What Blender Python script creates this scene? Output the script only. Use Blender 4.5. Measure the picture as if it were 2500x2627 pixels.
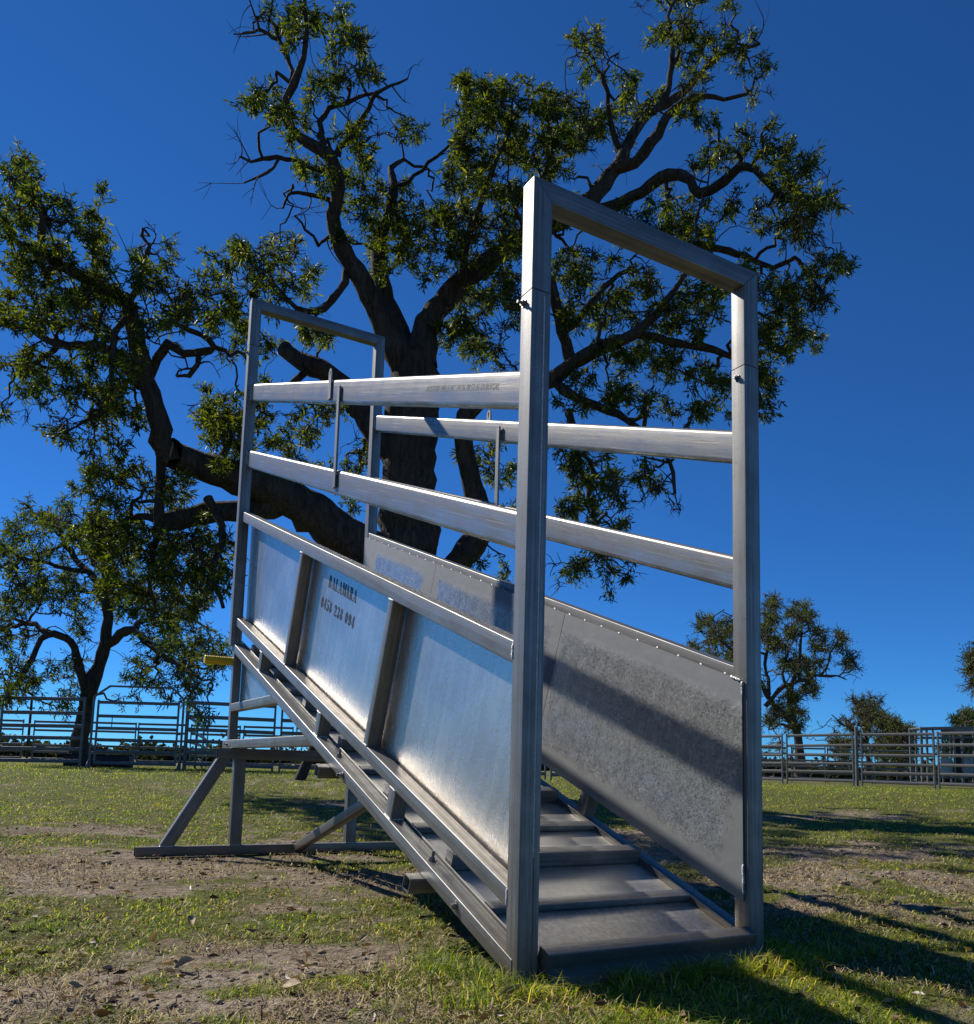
import bpy, math, random
import numpy as np
from mathutils import Vector, Matrix

for o in list(bpy.data.objects):
    bpy.data.objects.remove(o, do_unlink=True)
scene = bpy.context.scene
COL = scene.collection
rng = np.random.default_rng(7)
random.seed(7)
rad = math.radians

# ------------------------------------------------------------------ camera
CAMPOS = np.array([-1.3403, -2.1243, 0.6055])
YAW, PITCH, ROLL, FPX = 0.5193, 0.1147, 0.0274, 2182.0
PPX, PPY = 1250.0, 1719.0                       # principal point (2500 x 2627 px frame)
_f = np.array([math.sin(YAW) * math.cos(PITCH), math.cos(YAW) * math.cos(PITCH), math.sin(PITCH)])
_r0 = np.array([math.cos(YAW), -math.sin(YAW), 0.0])
_u0 = np.cross(_r0, _f)
_r = math.cos(ROLL) * _r0 + math.sin(ROLL) * _u0
_u = -math.sin(ROLL) * _r0 + math.cos(ROLL) * _u0
cam_d = bpy.data.cameras.new("camera")
cam = bpy.data.objects.new("camera", cam_d)
COL.objects.link(cam)
cam.matrix_world = Matrix((
    (_r[0], _u[0], -_f[0], CAMPOS[0]),
    (_r[1], _u[1], -_f[1], CAMPOS[1]),
    (_r[2], _u[2], -_f[2], CAMPOS[2]),
    (0, 0, 0, 1)))
cam_d.sensor_fit = 'HORIZONTAL'
cam_d.sensor_width = 36.0
cam_d.lens = FPX / 2500.0 * 36.0
cam_d.shift_y = (PPY - 1313.5) / 2500.0
cam_d.clip_start = 0.05
cam_d.clip_end = 6000.0
scene.camera = cam

# ------------------------------------------------------------------ sky and sun
SUN_TO = Vector((-1.0, 2.25, 2.18)).normalized()        # towards the sun
sun_el = math.asin(SUN_TO.z)
sun_az = math.atan2(SUN_TO.x, SUN_TO.y)
world = bpy.data.worlds.new("World")
scene.world = world
world.use_nodes = True
wn = world.node_tree
bg = wn.nodes["Background"]
sky = wn.nodes.new("ShaderNodeTexSky")
sky.sky_type = 'NISHITA'
sky.sun_disc = False
sky.sun_elevation = sun_el
sky.sun_rotation = sun_az
sky.altitude = 3000.0
sky.air_density = 1.0
sky.dust_density = 0.0
sky.ozone_density = 6.0
tint = wn.nodes.new("ShaderNodeMix")            # deep, clear blue of the day
tint.data_type = 'RGBA'; tint.blend_type = 'MULTIPLY'
tint.inputs[0].default_value = 1.0
tint.inputs[7].default_value = (0.23, 0.61, 0.95, 1.0)
wn.links.new(sky.outputs[0], tint.inputs[6])
wn.links.new(tint.outputs[2], bg.inputs["Color"])
bg.inputs["Strength"].default_value = 0.108
sun_d = bpy.data.lights.new("sun", 'SUN')
sun_d.energy = 5.0
sun_d.angle = rad(0.53)
sun_d.color = (1.0, 0.945, 0.86)
sun = bpy.data.objects.new("sun", sun_d)
COL.objects.link(sun)
sun.rotation_euler = (-SUN_TO).to_track_quat('-Z', 'Y').to_euler()
sun.location = (-20, 25, 30)

cy = scene.cycles
cy.max_bounces = 5; cy.diffuse_bounces = 3; cy.glossy_bounces = 3; cy.transmission_bounces = 3; cy.transparent_max_bounces = 4
cy.caustics_reflective = False; cy.caustics_refractive = False
cy.sample_clamp_indirect = 4.0
vs = scene.view_settings
vs.view_transform = 'Standard'
vs.look = 'None'
vs.exposure = 0.15
vs.gamma = 1.0
vs.use_curve_mapping = False

# ------------------------------------------------------------------ helpers
def unproj(px, py, depth):
    """photo pixel (2500 x 2627 frame) at a given depth in metres -> a place in the world"""
    px = np.asarray(px, float); py = np.asarray(py, float); depth = np.asarray(depth, float)
    d = _f + np.multiply.outer((px - PPX) / FPX, _r) - np.multiply.outer((py - PPY) / FPX, _u)
    return CAMPOS + d * depth[..., None]


def ground_at(px, py):
    d = _f + (px - PPX) / FPX * _r - (py - PPY) / FPX * _u
    t = -CAMPOS[2] / d[2]
    return CAMPOS + t * d


OV = 2500.0 / 1876.0                              # many notes were taken on a 1876 px wide view

def _hash(ix, iy, s):
    h = (ix * 374761393 + iy * 668265263 + s * 1442695041) & 0xffffffff
    h = ((h ^ (h >> 13)) * 1274126177) & 0xffffffff
    return ((h ^ (h >> 16)) & 0xffff) / 65535.0


def vnoise(x, y, s=0):
    x = np.asarray(x, float); y = np.asarray(y, float)
    ix = np.floor(x).astype(np.int64); iy = np.floor(y).astype(np.int64)
    fx = x - ix; fy = y - iy
    fx = fx * fx * (3 - 2 * fx); fy = fy * fy * (3 - 2 * fy)
    a = _hash(ix, iy, s); b = _hash(ix + 1, iy, s); c = _hash(ix, iy + 1, s); d = _hash(ix + 1, iy + 1, s)
    return (a * (1 - fx) + b * fx) * (1 - fy) + (c * (1 - fx) + d * fx) * fy


def fbm(x, y, s=0, o=4):
    v = 0; a = .5; t = 0
    for k in range(o):
        v = v + a * vnoise(x * 2 ** k, y * 2 ** k, s + k * 17); t += a; a *= .5
    return v / t


def sstep(a, b, x):
    t = np.clip((np.asarray(x, float) - a) / (b - a), 0, 1)
    return t * t * (3 - 2 * t)


def setprops(o, label=None, cat=None, group=None, kind=None):
    if label: o["label"] = label
    if cat: o["category"] = cat
    if group: o["group"] = group
    if kind: o["kind"] = kind
    return o


def thing(name, loc=(0, 0, 0), rz=0.0, label=None, cat=None, group=None):
    o = bpy.data.objects.new(name, None)
    o.empty_display_size = 0.2
    COL.objects.link(o)
    o.location = loc
    o.rotation_euler = (0, 0, rz)
    return setprops(o, label, cat, group)


def emat(o):
    return Matrix.Translation(o.location) @ o.rotation_euler.to_matrix().to_4x4()


def link(name, me, mat=None, parent=None, M=None):
    o = bpy.data.objects.new(name, me)
    COL.objects.link(o)
    if mat is not None and len(me.materials) == 0:
        me.materials.append(mat)
    M = M if M is not None else Matrix.Identity(4)
    if parent is not None:
        o.parent = parent
        if parent.type == 'EMPTY':
            o.matrix_basis = emat(parent).inverted() @ M
        else:
            o.matrix_basis = M
    else:
        o.matrix_basis = M
    return o


def mesh_np(name, V, F, smooth=False):
    """V (n,3), F (m,k) uniform polygons"""
    me = bpy.data.meshes.new(name)
    V = np.ascontiguousarray(V, np.float32); F = np.ascontiguousarray(F, np.int32)
    m, k = F.shape
    me.vertices.add(len(V)); me.vertices.foreach_set("co", V.ravel())
    me.loops.add(m * k); me.loops.foreach_set("vertex_index", F.ravel())
    me.polygons.add(m)
    me.polygons.foreach_set("loop_start", np.arange(0, m * k, k, dtype=np.int32))
    me.polygons.foreach_set("loop_total", np.full(m, k, np.int32))
    if smooth:
        me.polygons.foreach_set("use_smooth", np.ones(m, bool))
    me.update(calc_edges=True)
    return me


def mesh_py(name, V, F, smooth_angle=None):
    me = bpy.data.meshes.new(name)
    me.from_pydata([tuple(map(float, v)) for v in V], [], F)
    if smooth_angle:
        for p in me.polygons: p.use_smooth = True
        me.set_sharp_from_angle(angle=rad(smooth_angle))
    me.update()
    return me


def rprofile(w, h, r, n=3):
    pts = []
    r = min(r, w / 2 - 1e-4, h / 2 - 1e-4)
    for cx, cy, a0 in ((w / 2 - r, h / 2 - r, 0), (-w / 2 + r, h / 2 - r, 90), (-w / 2 + r, -h / 2 + r, 180), (w / 2 - r, -h / 2 + r, 270)):
        for k in range(n + 1):
            a = rad(a0 + 90 * k / n)
            pts.append((cx + r * math.cos(a), cy + r * math.sin(a)))
    return pts


def tube_mesh(name, length, w, h, r=.006, c0=None, c1=None, wall=0.0, n=3):
    """prism along local X centred at 0; c0, c1: local normals of the end cuts; wall > 0: open hollow ends"""
    prof = rprofile(w, h, r, n)
    k = len(prof)
    def ring(x, pr, c):
        out = []
        for u, v in pr:
            dx = 0.0
            if c is not None and abs(c[0]) > 1e-6:
                dx = -(c[1] * u + c[2] * v) / c[0]
            out.append((x + dx, u, v))
        return out
    V = ring(-length / 2, prof, c0) + ring(length / 2, prof, c1)
    F = [(i, (i + 1) % k, k + (i + 1) % k, k + i) for i in range(k)]
    F = [f[::-1] for f in F]
    if wall > 0:
        ip = rprofile(w - 2 * wall, h - 2 * wall, max(r - wall, .001), n)
        V += ring(-length / 2, ip, c0) + ring(length / 2, ip, c1)
        a, b = 2 * k, 3 * k
        for i in range(k):
            j = (i + 1) % k
            F.append((a + i, a + j, b + j, b + i))
            F.append((i, j, a + j, a + i))
            F.append((k + j, k + i, b + i, b + j))
    else:
        F.append(tuple(range(k)))
        F.append(tuple(range(2 * k - 1, k - 1, -1)))
    return mesh_py(name, V, F, 35)


def tube(name, p0, p1, wd, w, h, mat, parent, r=.0035, cut0=None, cut1=None, wall=0.0, n=3):
    p0 = Vector(p0); p1 = Vector(p1)
    X = (p1 - p0); L = X.length; X.normalize()
    Y = Vector(wd); Y = (Y - X * Y.dot(X)).normalized(); Z = X.cross(Y)
    R = Matrix((X, Y, Z)).transposed()
    loc = lambda c: None if c is None else tuple(R.transposed() @ Vector(c))
    me = tube_mesh(name, L, w, h, r, loc(cut0), loc(cut1), wall, n)
    M = Matrix.Translation((p0 + p1) / 2) @ R.to_4x4()
    return link(name, me, mat, parent, M)


def under(child, part):
    """hang a piece on the part it belongs to, keeping its place"""
    child.matrix_basis = part.matrix_basis.inverted() @ child.matrix_basis
    child.parent = part
    return child


def slab(name, poly, nvec, thick, mat, parent, M=None):
    """flat polygon (3D points) thickened along nvec, in a frame with local X along the first edge"""
    P = [Vector(p) for p in poly]
    n = Vector(nvec).normalized()
    X = (P[1] - P[0]).normalized(); Y = n.cross(X).normalized()
    R = Matrix((X, Y, n)).transposed()
    c = sum(P, Vector()) / len(P)
    L = [R.transposed() @ (p - c) for p in P]
    k = len(L)
    V = [(p.x, p.y, 0) for p in L] + [(p.x, p.y, thick) for p in L]
    F = [tuple(range(k - 1, -1, -1)), tuple(range(k, 2 * k))] + [(i, (i + 1) % k, k + (i + 1) % k, k + i) for i in range(k)]
    me = mesh_py(name, V, F)
    return link(name, me, mat, parent, Matrix.Translation(c) @ R.to_4x4())


def hexbolt(name, pos, axis, mat, parent, size=.012, shank=.02):
    """bolt head with washer and thread end"""
    a = Vector(axis).normalized()
    q = Vector((0, 0, 1)).rotation_difference(a).to_matrix().to_4x4()
    V = []; F = []
    def prism(r, z0, z1, n):
        b = len(V)
        for z in (z0, z1):
            for i in range(n):
                t = 2 * math.pi * i / n
                V.append((r * math.cos(t), r * math.sin(t), z))
        for i in range(n):
            F.append((b + i, b + (i + 1) % n, b + n + (i + 1) % n, b + n + i))
        F.append(tuple(b + n + i for i in range(n)))
    prism(size * 1.35, 0, .003, 14)
    prism(size, .003, .003 + size * .8, 6)
    prism(size * .5, .003 + size * .8, .003 + size * .8 + shank, 8)
    return link(name, mesh_py(name, V, F), mat, parent, Matrix.Translation(Vector(pos)) @ q)


# ------------------------------------------------------------------ materials
def new_mat(name):
    m = bpy.data.materials.new(name)
    m.use_nodes = True
    nt = m.node_tree
    return m, nt, nt.nodes["Principled BSDF"], nt.nodes["Material Output"]


def N(nt, typ, **kw):
    n = nt.nodes.new(typ)
    for k, v in kw.items():
        if k in n.inputs: n.inputs[k].default_value = v
        else: setattr(n, k, v)
    return n


def ramp(nt, src, stops, interp='LINEAR'):
    r = nt.nodes.new("ShaderNodeValToRGB")
    r.color_ramp.interpolation = interp
    e = r.color_ramp.elements
    while len(e) < len(stops): e.new(0.5)
    for el, (p, c) in zip(e, stops):
        el.position = p
        el.color = (c, c, c, 1) if not hasattr(c, '__len__') else (*c, 1)
    nt.links.new(src, r.inputs[0])
    return r.outputs[0]


def coords(nt, scale=(1, 1, 1), kind="Object", loc=(0, 0, 0)):
    tc = N(nt, "ShaderNodeTexCoord")
    mp = N(nt, "ShaderNodeMapping")
    mp.inputs["Scale"].default_value = scale
    mp.inputs["Location"].default_value = loc
    nt.links.new(tc.outputs[kind], mp.inputs[0])
    return mp.outputs[0]


def noise(nt, vec, scale, detail=4, rough=.55, dist=0.0):
    n = N(nt, "ShaderNodeTexNoise")
    n.inputs["Scale"].default_value = scale
    n.inputs["Detail"].default_value = detail
    n.inputs["Roughness"].default_value = rough
    n.inputs["Distortion"].default_value = dist
    nt.links.new(vec, n.inputs["Vector"])
    return n.outputs["Fac"]


def math_n(nt, op, a, b=None, clamp=False):
    n = N(nt, "ShaderNodeMath", operation=op)
    n.use_clamp = clamp
    for i, v in enumerate((a, b)):
        if v is None: continue
        if hasattr(v, 'links'): nt.links.new(v, n.inputs[i])
        else: n.inputs[i].default_value = v
    return n.outputs[0]


def mixc(nt, fac, a, b, blend='MIX'):
    n = N(nt, "ShaderNodeMix", data_type='RGBA', blend_type=blend)
    for idx, v in ((0, fac), (6, a), (7, b)):
        if hasattr(v, 'links'): nt.links.new(v, n.inputs[idx])
        elif idx == 0: n.inputs[0].default_value = v
        else: n.inputs[idx].default_value = (*v, 1)
    return n.outputs[2]


def bump(nt, h, strength, dist, bsdf, prev=None):
    b = N(nt, "ShaderNodeBump")
    b.inputs["Strength"].default_value = strength
    b.inputs["Distance"].default_value = dist
    nt.links.new(h, b.inputs["Height"])
    if prev is not None: nt.links.new(prev, b.inputs["Normal"])
    if bsdf is not None: nt.links.new(b.outputs[0], bsdf.inputs["Normal"])
    return b.outputs[0]


def dusty(nt, c, top):
    """brown dust and mud splash on whatever stands close to the soil"""
    geo = N(nt, "ShaderNodeNewGeometry")
    sep = N(nt, "ShaderNodeSeparateXYZ"); nt.links.new(geo.outputs["Position"], sep.inputs[0])
    h = math_n(nt, 'SUBTRACT', 1.0, math_n(nt, 'DIVIDE', sep.outputs[2], top), True)
    n = noise(nt, coords(nt), 45.0, 5, .7)
    m = ramp(nt, math_n(nt, 'ADD', math_n(nt, 'MULTIPLY', h, .45), math_n(nt, 'MULTIPLY', n, .6)), [(.50, 0.0), (.72, .75)])
    m = math_n(nt, 'MULTIPLY', m, math_n(nt, 'GREATER_THAN', h, .001))
    return mixc(nt, m, c, (.20, .155, .105))


def galv_tube(name, lo=.26, hi=.44, metallic=.72, r0=.27, r1=.50, streak=1.0, warm=0.0):
    """galvanised tube: mill streaks along local X, dull blotches, light scratches"""
    m, nt, b, out = new_mat(name)
    v = coords(nt, (0.9, 70, 70))
    vb = coords(nt, (1, 1, 1))
    st = noise(nt, v, 1.0, 5, .6)
    bl = noise(nt, vb, 7.0, 4, .6)
    fine = noise(nt, vb, 150.0, 3, .6)
    scr = noise(nt, coords(nt, (3, 260, 260), loc=(5, 3, 1)), 1.0, 2, .5)
    s = math_n(nt, 'MULTIPLY', st, .62 * streak)
    t = math_n(nt, 'MULTIPLY', bl, 1 - .62 * streak)
    mixv = math_n(nt, 'ADD', s, t)
    w = (1.04 + .04 * warm, 1.0, .90 - .05 * warm)
    c = ramp(nt, mixv, [(.32, (lo * w[0], lo * w[1], lo * 1.02 * w[2])), (.52, ((lo + hi) / 2 * w[0], (lo + hi) / 2, (lo + hi) / 2 * 1.01 * w[2])), (.7, (hi * w[0], hi, hi * w[2]))])
    # fine drawn scratches, oxide freckles and dust thrown up from the ground
    c = mixc(nt, math_n(nt, 'MULTIPLY', ramp(nt, scr, [(.60, 0.0), (.68, 1.0)]), .35 * streak), c, (hi * 1.5, hi * 1.48, hi * 1.4))
    c = mixc(nt, math_n(nt, 'MULTIPLY', ramp(nt, noise(nt, vb, 38.0, 4, .7), [(.60, 0.0), (.72, 1.0)]), .40), c, (lo * .75, lo * .7, lo * .62))
    c = dusty(nt, c, .30)
    nt.links.new(c, b.inputs["Base Color"])
    nt.links.new(ramp(nt, mixv, [(.3, r1), (.7, r0)]), b.inputs["Roughness"])
    b.inputs["Metallic"].default_value = metallic
    n1 = bump(nt, fine, .10, .002, None)
    bump(nt, st, .10, .003, b, n1)
    return m


M_TUBE = galv_tube("galvanised_tube", .12, .34, .58, .36, .56)
M_RAIL = galv_tube("galvanised_oval_rail", .11, .46, .62, .22, .50, 1.0, .4)
M_DARK = galv_tube("weathered_galvanised_stand", .11, .25, .55, .34, .58, .8, .3)
M_YARD = galv_tube("galvanised_yard_rail", .10, .20, .3, .35, .55, .6, .5)


def galv_sheet(name, hammered=1.0, edge=False, lo=.34, hi=.52, half=(.6, .33), gsc=110.0, cool=False):
    m, nt, b, out = new_mat(name)
    v = coords(nt)
    vs_ = coords(nt, (1, .18, 1))
    big = noise(nt, v, 3.0, 4, .6)
    grain = noise(nt, v, gsc, 3, .55, 1.2)
    run = noise(nt, coords(nt, (26, 1.6, 1)), 1.0, 4, .6)
    spang = N(nt, "ShaderNodeTexVoronoi"); spang.inputs["Scale"].default_value = 60
    nt.links.new(v, spang.inputs["Vector"])
    mixv = math_n(nt, 'ADD', math_n(nt, 'MULTIPLY', big, .55), math_n(nt, 'MULTIPLY', run, .45))
    col = ramp(nt, mixv, [(.3, (lo * 1.12, lo, lo * .85)), (.7, (hi * 1.12, hi, hi * .87))])
    if cool:
        col = dusty(nt, ramp(nt, mixv, [(.32, (lo * 1.08, lo, lo * .86)), (.66, (hi * 1.06, hi, hi * .88))]), .30)
    rg = ramp(nt, mixv, [(.3, .34), (.7, .50)]) if cool else ramp(nt, mixv, [(.3, .20), (.7, .32)])
    gm = ramp(nt, math_n(nt, 'ADD', math_n(nt, 'MULTIPLY', grain, .7), math_n(nt, 'MULTIPLY', noise(nt, v, 16.0, 3, .6), .3)), [(.36, 0.0), (.64, 1.0)])
    if edge:
        # cold-zinc paint brushed along the welded borders: smoother, duller
        sep = N(nt, "ShaderNodeSeparateXYZ"); nt.links.new(v, sep.inputs[0])
        wob = math_n(nt, 'MULTIPLY', math_n(nt, 'SUBTRACT', noise(nt, v, 9.0, 4, .6), .5), .05)
        ax = math_n(nt, 'SUBTRACT', half[0], math_n(nt, 'ABSOLUTE', sep.outputs[0]))
        ay = math_n(nt, 'SUBTRACT', half[1], math_n(nt, 'ABSOLUTE', sep.outputs[1]))
        dmin = math_n(nt, 'ADD', math_n(nt, 'MINIMUM', ax, ay), wob)
        inner = ramp(nt, math_n(nt, 'MULTIPLY', dmin, 5.0), [(.30, 0.0), (.55, 1.0)])
        dark = mixc(nt, gm, (.235, .235, .222), (.66, .655, .62))
        col = mixc(nt, inner, (.265, .272, .272), dark)
        rgm = N(nt, "ShaderNodeMix", data_type='FLOAT')
        nt.links.new(inner, rgm.inputs[0]); rgm.inputs[2].default_value = .60; nt.links.new(rg, rgm.inputs[3])
        rg = rgm.outputs[0]
        mt = ramp(nt, inner, [(0, .35), (1, .55)])
        nt.links.new(mt, b.inputs["Metallic"])
        hgt = math_n(nt, 'MULTIPLY', grain, inner)
    else:
        b.inputs["Metallic"].default_value = .80
        col = mixc(nt, math_n(nt, 'MULTIPLY', gm, .25), col, (.72, .70, .66))
        hgt = grain
    nt.links.new(col, b.inputs["Base Color"])
    nt.links.new(rg, b.inputs["Roughness"])
    n1 = bump(nt, big, .25, .02, None)
    bump(nt, hgt, 1.0 * hammered, .0045, b, n1)
    return m


M_SHEET_L = galv_sheet("galvanised_sheet", .34, False, .42, .68, gsc=120.0)
M_DECK = galv_sheet("scuffed_deck_sheet", .22, False, .34, .82, cool=True)


def plain(name, col, rough=.5, metal=0.0, var=.25, sc=20.0, bmp=.2, spec=.5):
    m, nt, b, out = new_mat(name)
    v = coords(nt)
    n = noise(nt, v, sc, 5, .6)
    lo = tuple(c * (1 - var) for c in col); hi = tuple(min(1, c * (1 + var)) for c in col)
    nt.links.new(ramp(nt, n, [(.3, lo), (.7, hi)]), b.inputs["Base Color"])
    b.inputs["Roughness"].default_value = rough
    b.inputs["Metallic"].default_value = metal
    b.inputs["Specular IOR Level"].default_value = spec
    if bmp: bump(nt, n, bmp, .01, b)
    return m


M_WELD = plain("zinc_painted_weld", (.62, .62, .60), .45, .6, .35, 160, .8)
M_BOLT = plain("zinc_plated_bolt", (.30, .29, .27), .42, .8, .3, 60, .2)
M_INK = plain("black_stencil_paint", (.012, .012, .014), .6, 0, .3, 60, .05)
M_PRINT = plain("grey_mill_print", (.07, .07, .075), .6, 0, .3, 200, 0)
M_YELLOW = plain("yellow_rubber_grip", (.80, .50, .012), .5, 0, .12, 30, .2)
M_STEEL_BLACK = plain("black_plastic", (.012, .012, .012), .55, 0, .3, 10, .1)
M_TIMBER = plain("dark_weathered_timber", (.035, .028, .022), .85, 0, .4, 14, .6)
M_CUT = plain("sawn_wood_end", (.32, .245, .17), .8, 0, .35, 22, .5)
M_CRUSH = plain("grey_sheet_panel", (.33, .35, .34), .5, .35, .15, 5, .1)


def bark_mat(name, lo, hi):
    m, nt, b, out = new_mat(name)
    v = coords(nt, (1, 1, .22))
    n = noise(nt, v, 14, 6, .65, .6)
    n2 = noise(nt, coords(nt), 1.6, 3, .6)
    mx = math_n(nt, 'ADD', math_n(nt, 'MULTIPLY', n, .7), math_n(nt, 'MULTIPLY', n2, .3))
    nt.links.new(ramp(nt, mx, [(.3, lo), (.68, hi)]), b.inputs["Base Color"])
    b.inputs["Roughness"].default_value = .9
    b.inputs["Specular IOR Level"].default_value = .2
    bump(nt, n, 1.0, .11, b)
    return m


M_BARK = bark_mat("dark_furrowed_bark", (.012, .010, .008), (.15, .12, .095))
M_BARK_FAR = bark_mat("grey_brown_bark", (.04, .032, .026), (.15, .12, .095))


def leaf_mat(name, cols, trans=.35, gloss=.25, rough=.28, patchy=0.0):
    m, nt, b, out = new_mat(name)
    nt.nodes.remove(b)
    geo = N(nt, "ShaderNodeNewGeometry")
    c = ramp(nt, geo.outputs["Random Per Island"], cols)
    if patchy:
        cl = noise(nt, coords(nt), patchy, 3, .6)
        c = mixc(nt, 1.0, c, ramp(nt, cl, [(.34, (.62, .72, .70)), (.5, (1, 1, 1)), (.66, (1.35, 1.18, .9))]), 'MULTIPLY')
    d = N(nt, "ShaderNodeBsdfDiffuse"); nt.links.new(c, d.inputs[0])
    t = N(nt, "ShaderNodeBsdfTranslucent")
    tc = mixc(nt, 1.0, c, (1.5, 1.6, .5), 'MULTIPLY')
    nt.links.new(tc, t.inputs[0])
    g = N(nt, "ShaderNodeBsdfGlossy"); g.inputs["Roughness"].default_value = rough
    g.inputs[0].default_value = (.9, .95, 1, 1)
    m1 = N(nt, "ShaderNodeMixShader"); m1.inputs[0].default_value = trans
    nt.links.new(d.outputs[0], m1.inputs[1]); nt.links.new(t.outputs[0], m1.inputs[2])
    fr = N(nt, "ShaderNodeFresnel"); fr.inputs[0].default_value = 1.45
    m2 = N(nt, "ShaderNodeMixShader")
    nt.links.new(math_n(nt, 'MULTIPLY', fr.outputs[0], gloss * 4, True), m2.inputs[0])
    nt.links.new(m1.outputs[0], m2.inputs[1]); nt.links.new(g.outputs[0], m2.inputs[2])
    nt.links.new(m2.outputs[0], out.inputs[0])
    return m


M_LEAF = leaf_mat("peppermint_leaf", [(0, (.030, .046, .009)), (.4, (.065, .088, .013)), (.75, (.125, .150, .020)), (.95, (.21, .22, .03)), (1, (.26, .21, .05))], .5, .014, .42, 1.1)
M_LEAF2 = leaf_mat("far_gum_leaf", [(0, (.035, .055, .012)), (.5, (.085, .115, .020)), (1, (.19, .21, .035))], .45, .012, .5, .6)
M_LEAF_OLIVE = leaf_mat("olive_gum_leaf", [(0, (.045, .055, .018)), (.6, (.090, .10, .03)), (1, (.16, .15, .05))], .35, .015, .5)
M_LEAF_DIST = leaf_mat("distant_scrub_leaf", [(0, (.020, .024, .014)), (.6, (.035, .042, .022)), (1, (.06, .065, .032))], .25, .01, .6)
M_LEAF_LIME = leaf_mat("lime_tree_leaf", [(0, (.05, .08, .012)), (.6, (.10, .15, .02)), (1, (.17, .21, .04))], .35, .015, .5)
M_GRASS = leaf_mat("grass_blade", [(0, (.065, .110, .008)), (.3, (.14, .215, .014)), (.58, (.23, .31, .022)), (.78, (.36, .38, .045)), (.87, (.55, .46, .15)), (1, (.62, .52, .24))], .5, .006, .5, 1.6)
M_STRAW = leaf_mat("dry_straw", [(0, (.035, .022, .012)), (.35, (.10, .065, .030)), (.5, (.36, .26, .12)), (.85, (.56, .44, .23)), (1, (.68, .58, .38))], .2, .006, .6)
M_LITTER = leaf_mat("dry_leaf", [(0, (.05, .03, .016)), (.5, (.17, .095, .045)), (1, (.42, .27, .14))], .15, .02, .5)

# ------------------------------------------------------------------ ground
# bare sandy patches and green patches seen in the photo, (x, y, rx, ry) on a 1876 px wide view
SAND = [(330, 1660, 420, 42), (640, 1690, 330, 30), (120, 1800, 60, 14), (110, 1905, 260, 46), (430, 1880, 190, 26), (700, 1838, 260, 34), (640, 1930, 220, 30),
        (1220, 1630, 200, 38), (1680, 1640, 260, 20), (1640, 1690, 260, 22), (1560, 1745, 90, 16), (1820, 1700, 120, 14), (150, 1600, 200, 10), (690, 1560, 140, 8), (1000, 1895, 70, 16), (470, 1745, 200, 10), (1650, 1585, 260, 8)]
GREEN = [(180, 1745, 330, 32), (60, 1830, 170, 30), (520, 1800, 220, 24), (860, 1745, 120, 26), (960, 1850, 70, 40), (1330, 1905, 330, 60), (1700, 1900, 260, 60), (1650, 1775, 160, 22), (1830, 1735, 90, 14),
         (960, 1960, 160, 18), (450, 1965, 100, 12), (600, 1500, 900, 26), (330, 1560, 420, 24), (1700, 1540, 400, 24), (1620, 1610, 200, 8)]

def patch_field(x, y, patches):
    """soft union of ellipses, laid out on the ground in world metres"""
    out = np.zeros_like(x)
    for (px, py, rx, ry) in patches:
        px *= OV; py *= OV; rx *= OV; ry *= OV
        c = ground_at(px, py)[:2]
        e1 = (ground_at(px + rx, py)[:2] - ground_at(px - rx, py)[:2]) / 2
        e2 = (ground_at(px, max(py - ry, 1990))[:2] - ground_at(px, py + ry)[:2]) / 2
        Mx = np.array([[e1[0], e2[0]], [e1[1], e2[1]]])
        I = np.linalg.inv(Mx)
        dx = x - c[0]; dy = y - c[1]
        a = I[0, 0] * dx + I[0, 1] * dy; b = I[1, 0] * dx + I[1, 1] * dy
        out = np.maximum(out, np.clip(1.35 - np.sqrt(a * a + b * b), 0, 1))
    return out


FA = unproj(1838.0, 1950.0, np.array(33.4))[:2]; FD = unproj(2630.0, 1950.0, np.array(24.6))[:2] - FA; FL = float(np.hypot(*FD))


def grass_density(x, y):
    n = fbm(x * .9 + 3, y * .9 + 8, 3, 4)
    n2 = fbm(x * 4.5, y * 4.5, 11, 3)
    s = patch_field(x, y, SAND); g = patch_field(x, y, GREEN)
    d = .50 + 1.1 * (n - .5) + 1.5 * (n2 - .5) + .75 * g - .72 * s
    r = np.hypot(x - CAMPOS[0], y - CAMPOS[1])
    d = d + .36 * sstep(9, 18, r)
    # trampled strip of bare soil under the right-hand fence
    t = np.clip(((x - FA[0]) * FD[0] + (y - FA[1]) * FD[1]) / FL ** 2, 0, 1)
    q = np.hypot(x - FA[0] - t * FD[0], y - FA[1] - t * FD[1])
    d = d - 1.0 * np.exp(-(q / 1.1) ** 2)
    return np.clip(d, 0.0, 1.0)


def terrain(x, y):
    x = np.asarray(x, float); y = np.asarray(y, float)
    r = np.hypot(x - CAMPOS[0], y - CAMPOS[1])
    z = .32 * sstep(7, 22, r)
    amp = sstep(.5, 2.5, r)
    flat = np.ones_like(z)
    # kept level under the ramp and its stand
    near = np.maximum(np.abs(x - .5) / 1.3, np.abs(y - 1.8) / 2.6)
    flat = .12 + .88 * sstep(.75, 1.35, near)
    z = z - .010 * (1 - sstep(.75, 1.35, near))
    z = z + amp * flat * ((fbm(x * .8, y * .8, 21, 3) - .5) * .07 + (fbm(x * 5, y * 5, 31, 3) - .5) * .030 + (fbm(x * 17, y * 17, 37, 3) - .5) * .042 * (1 - sstep(6, 12, r)))
    return z


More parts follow.
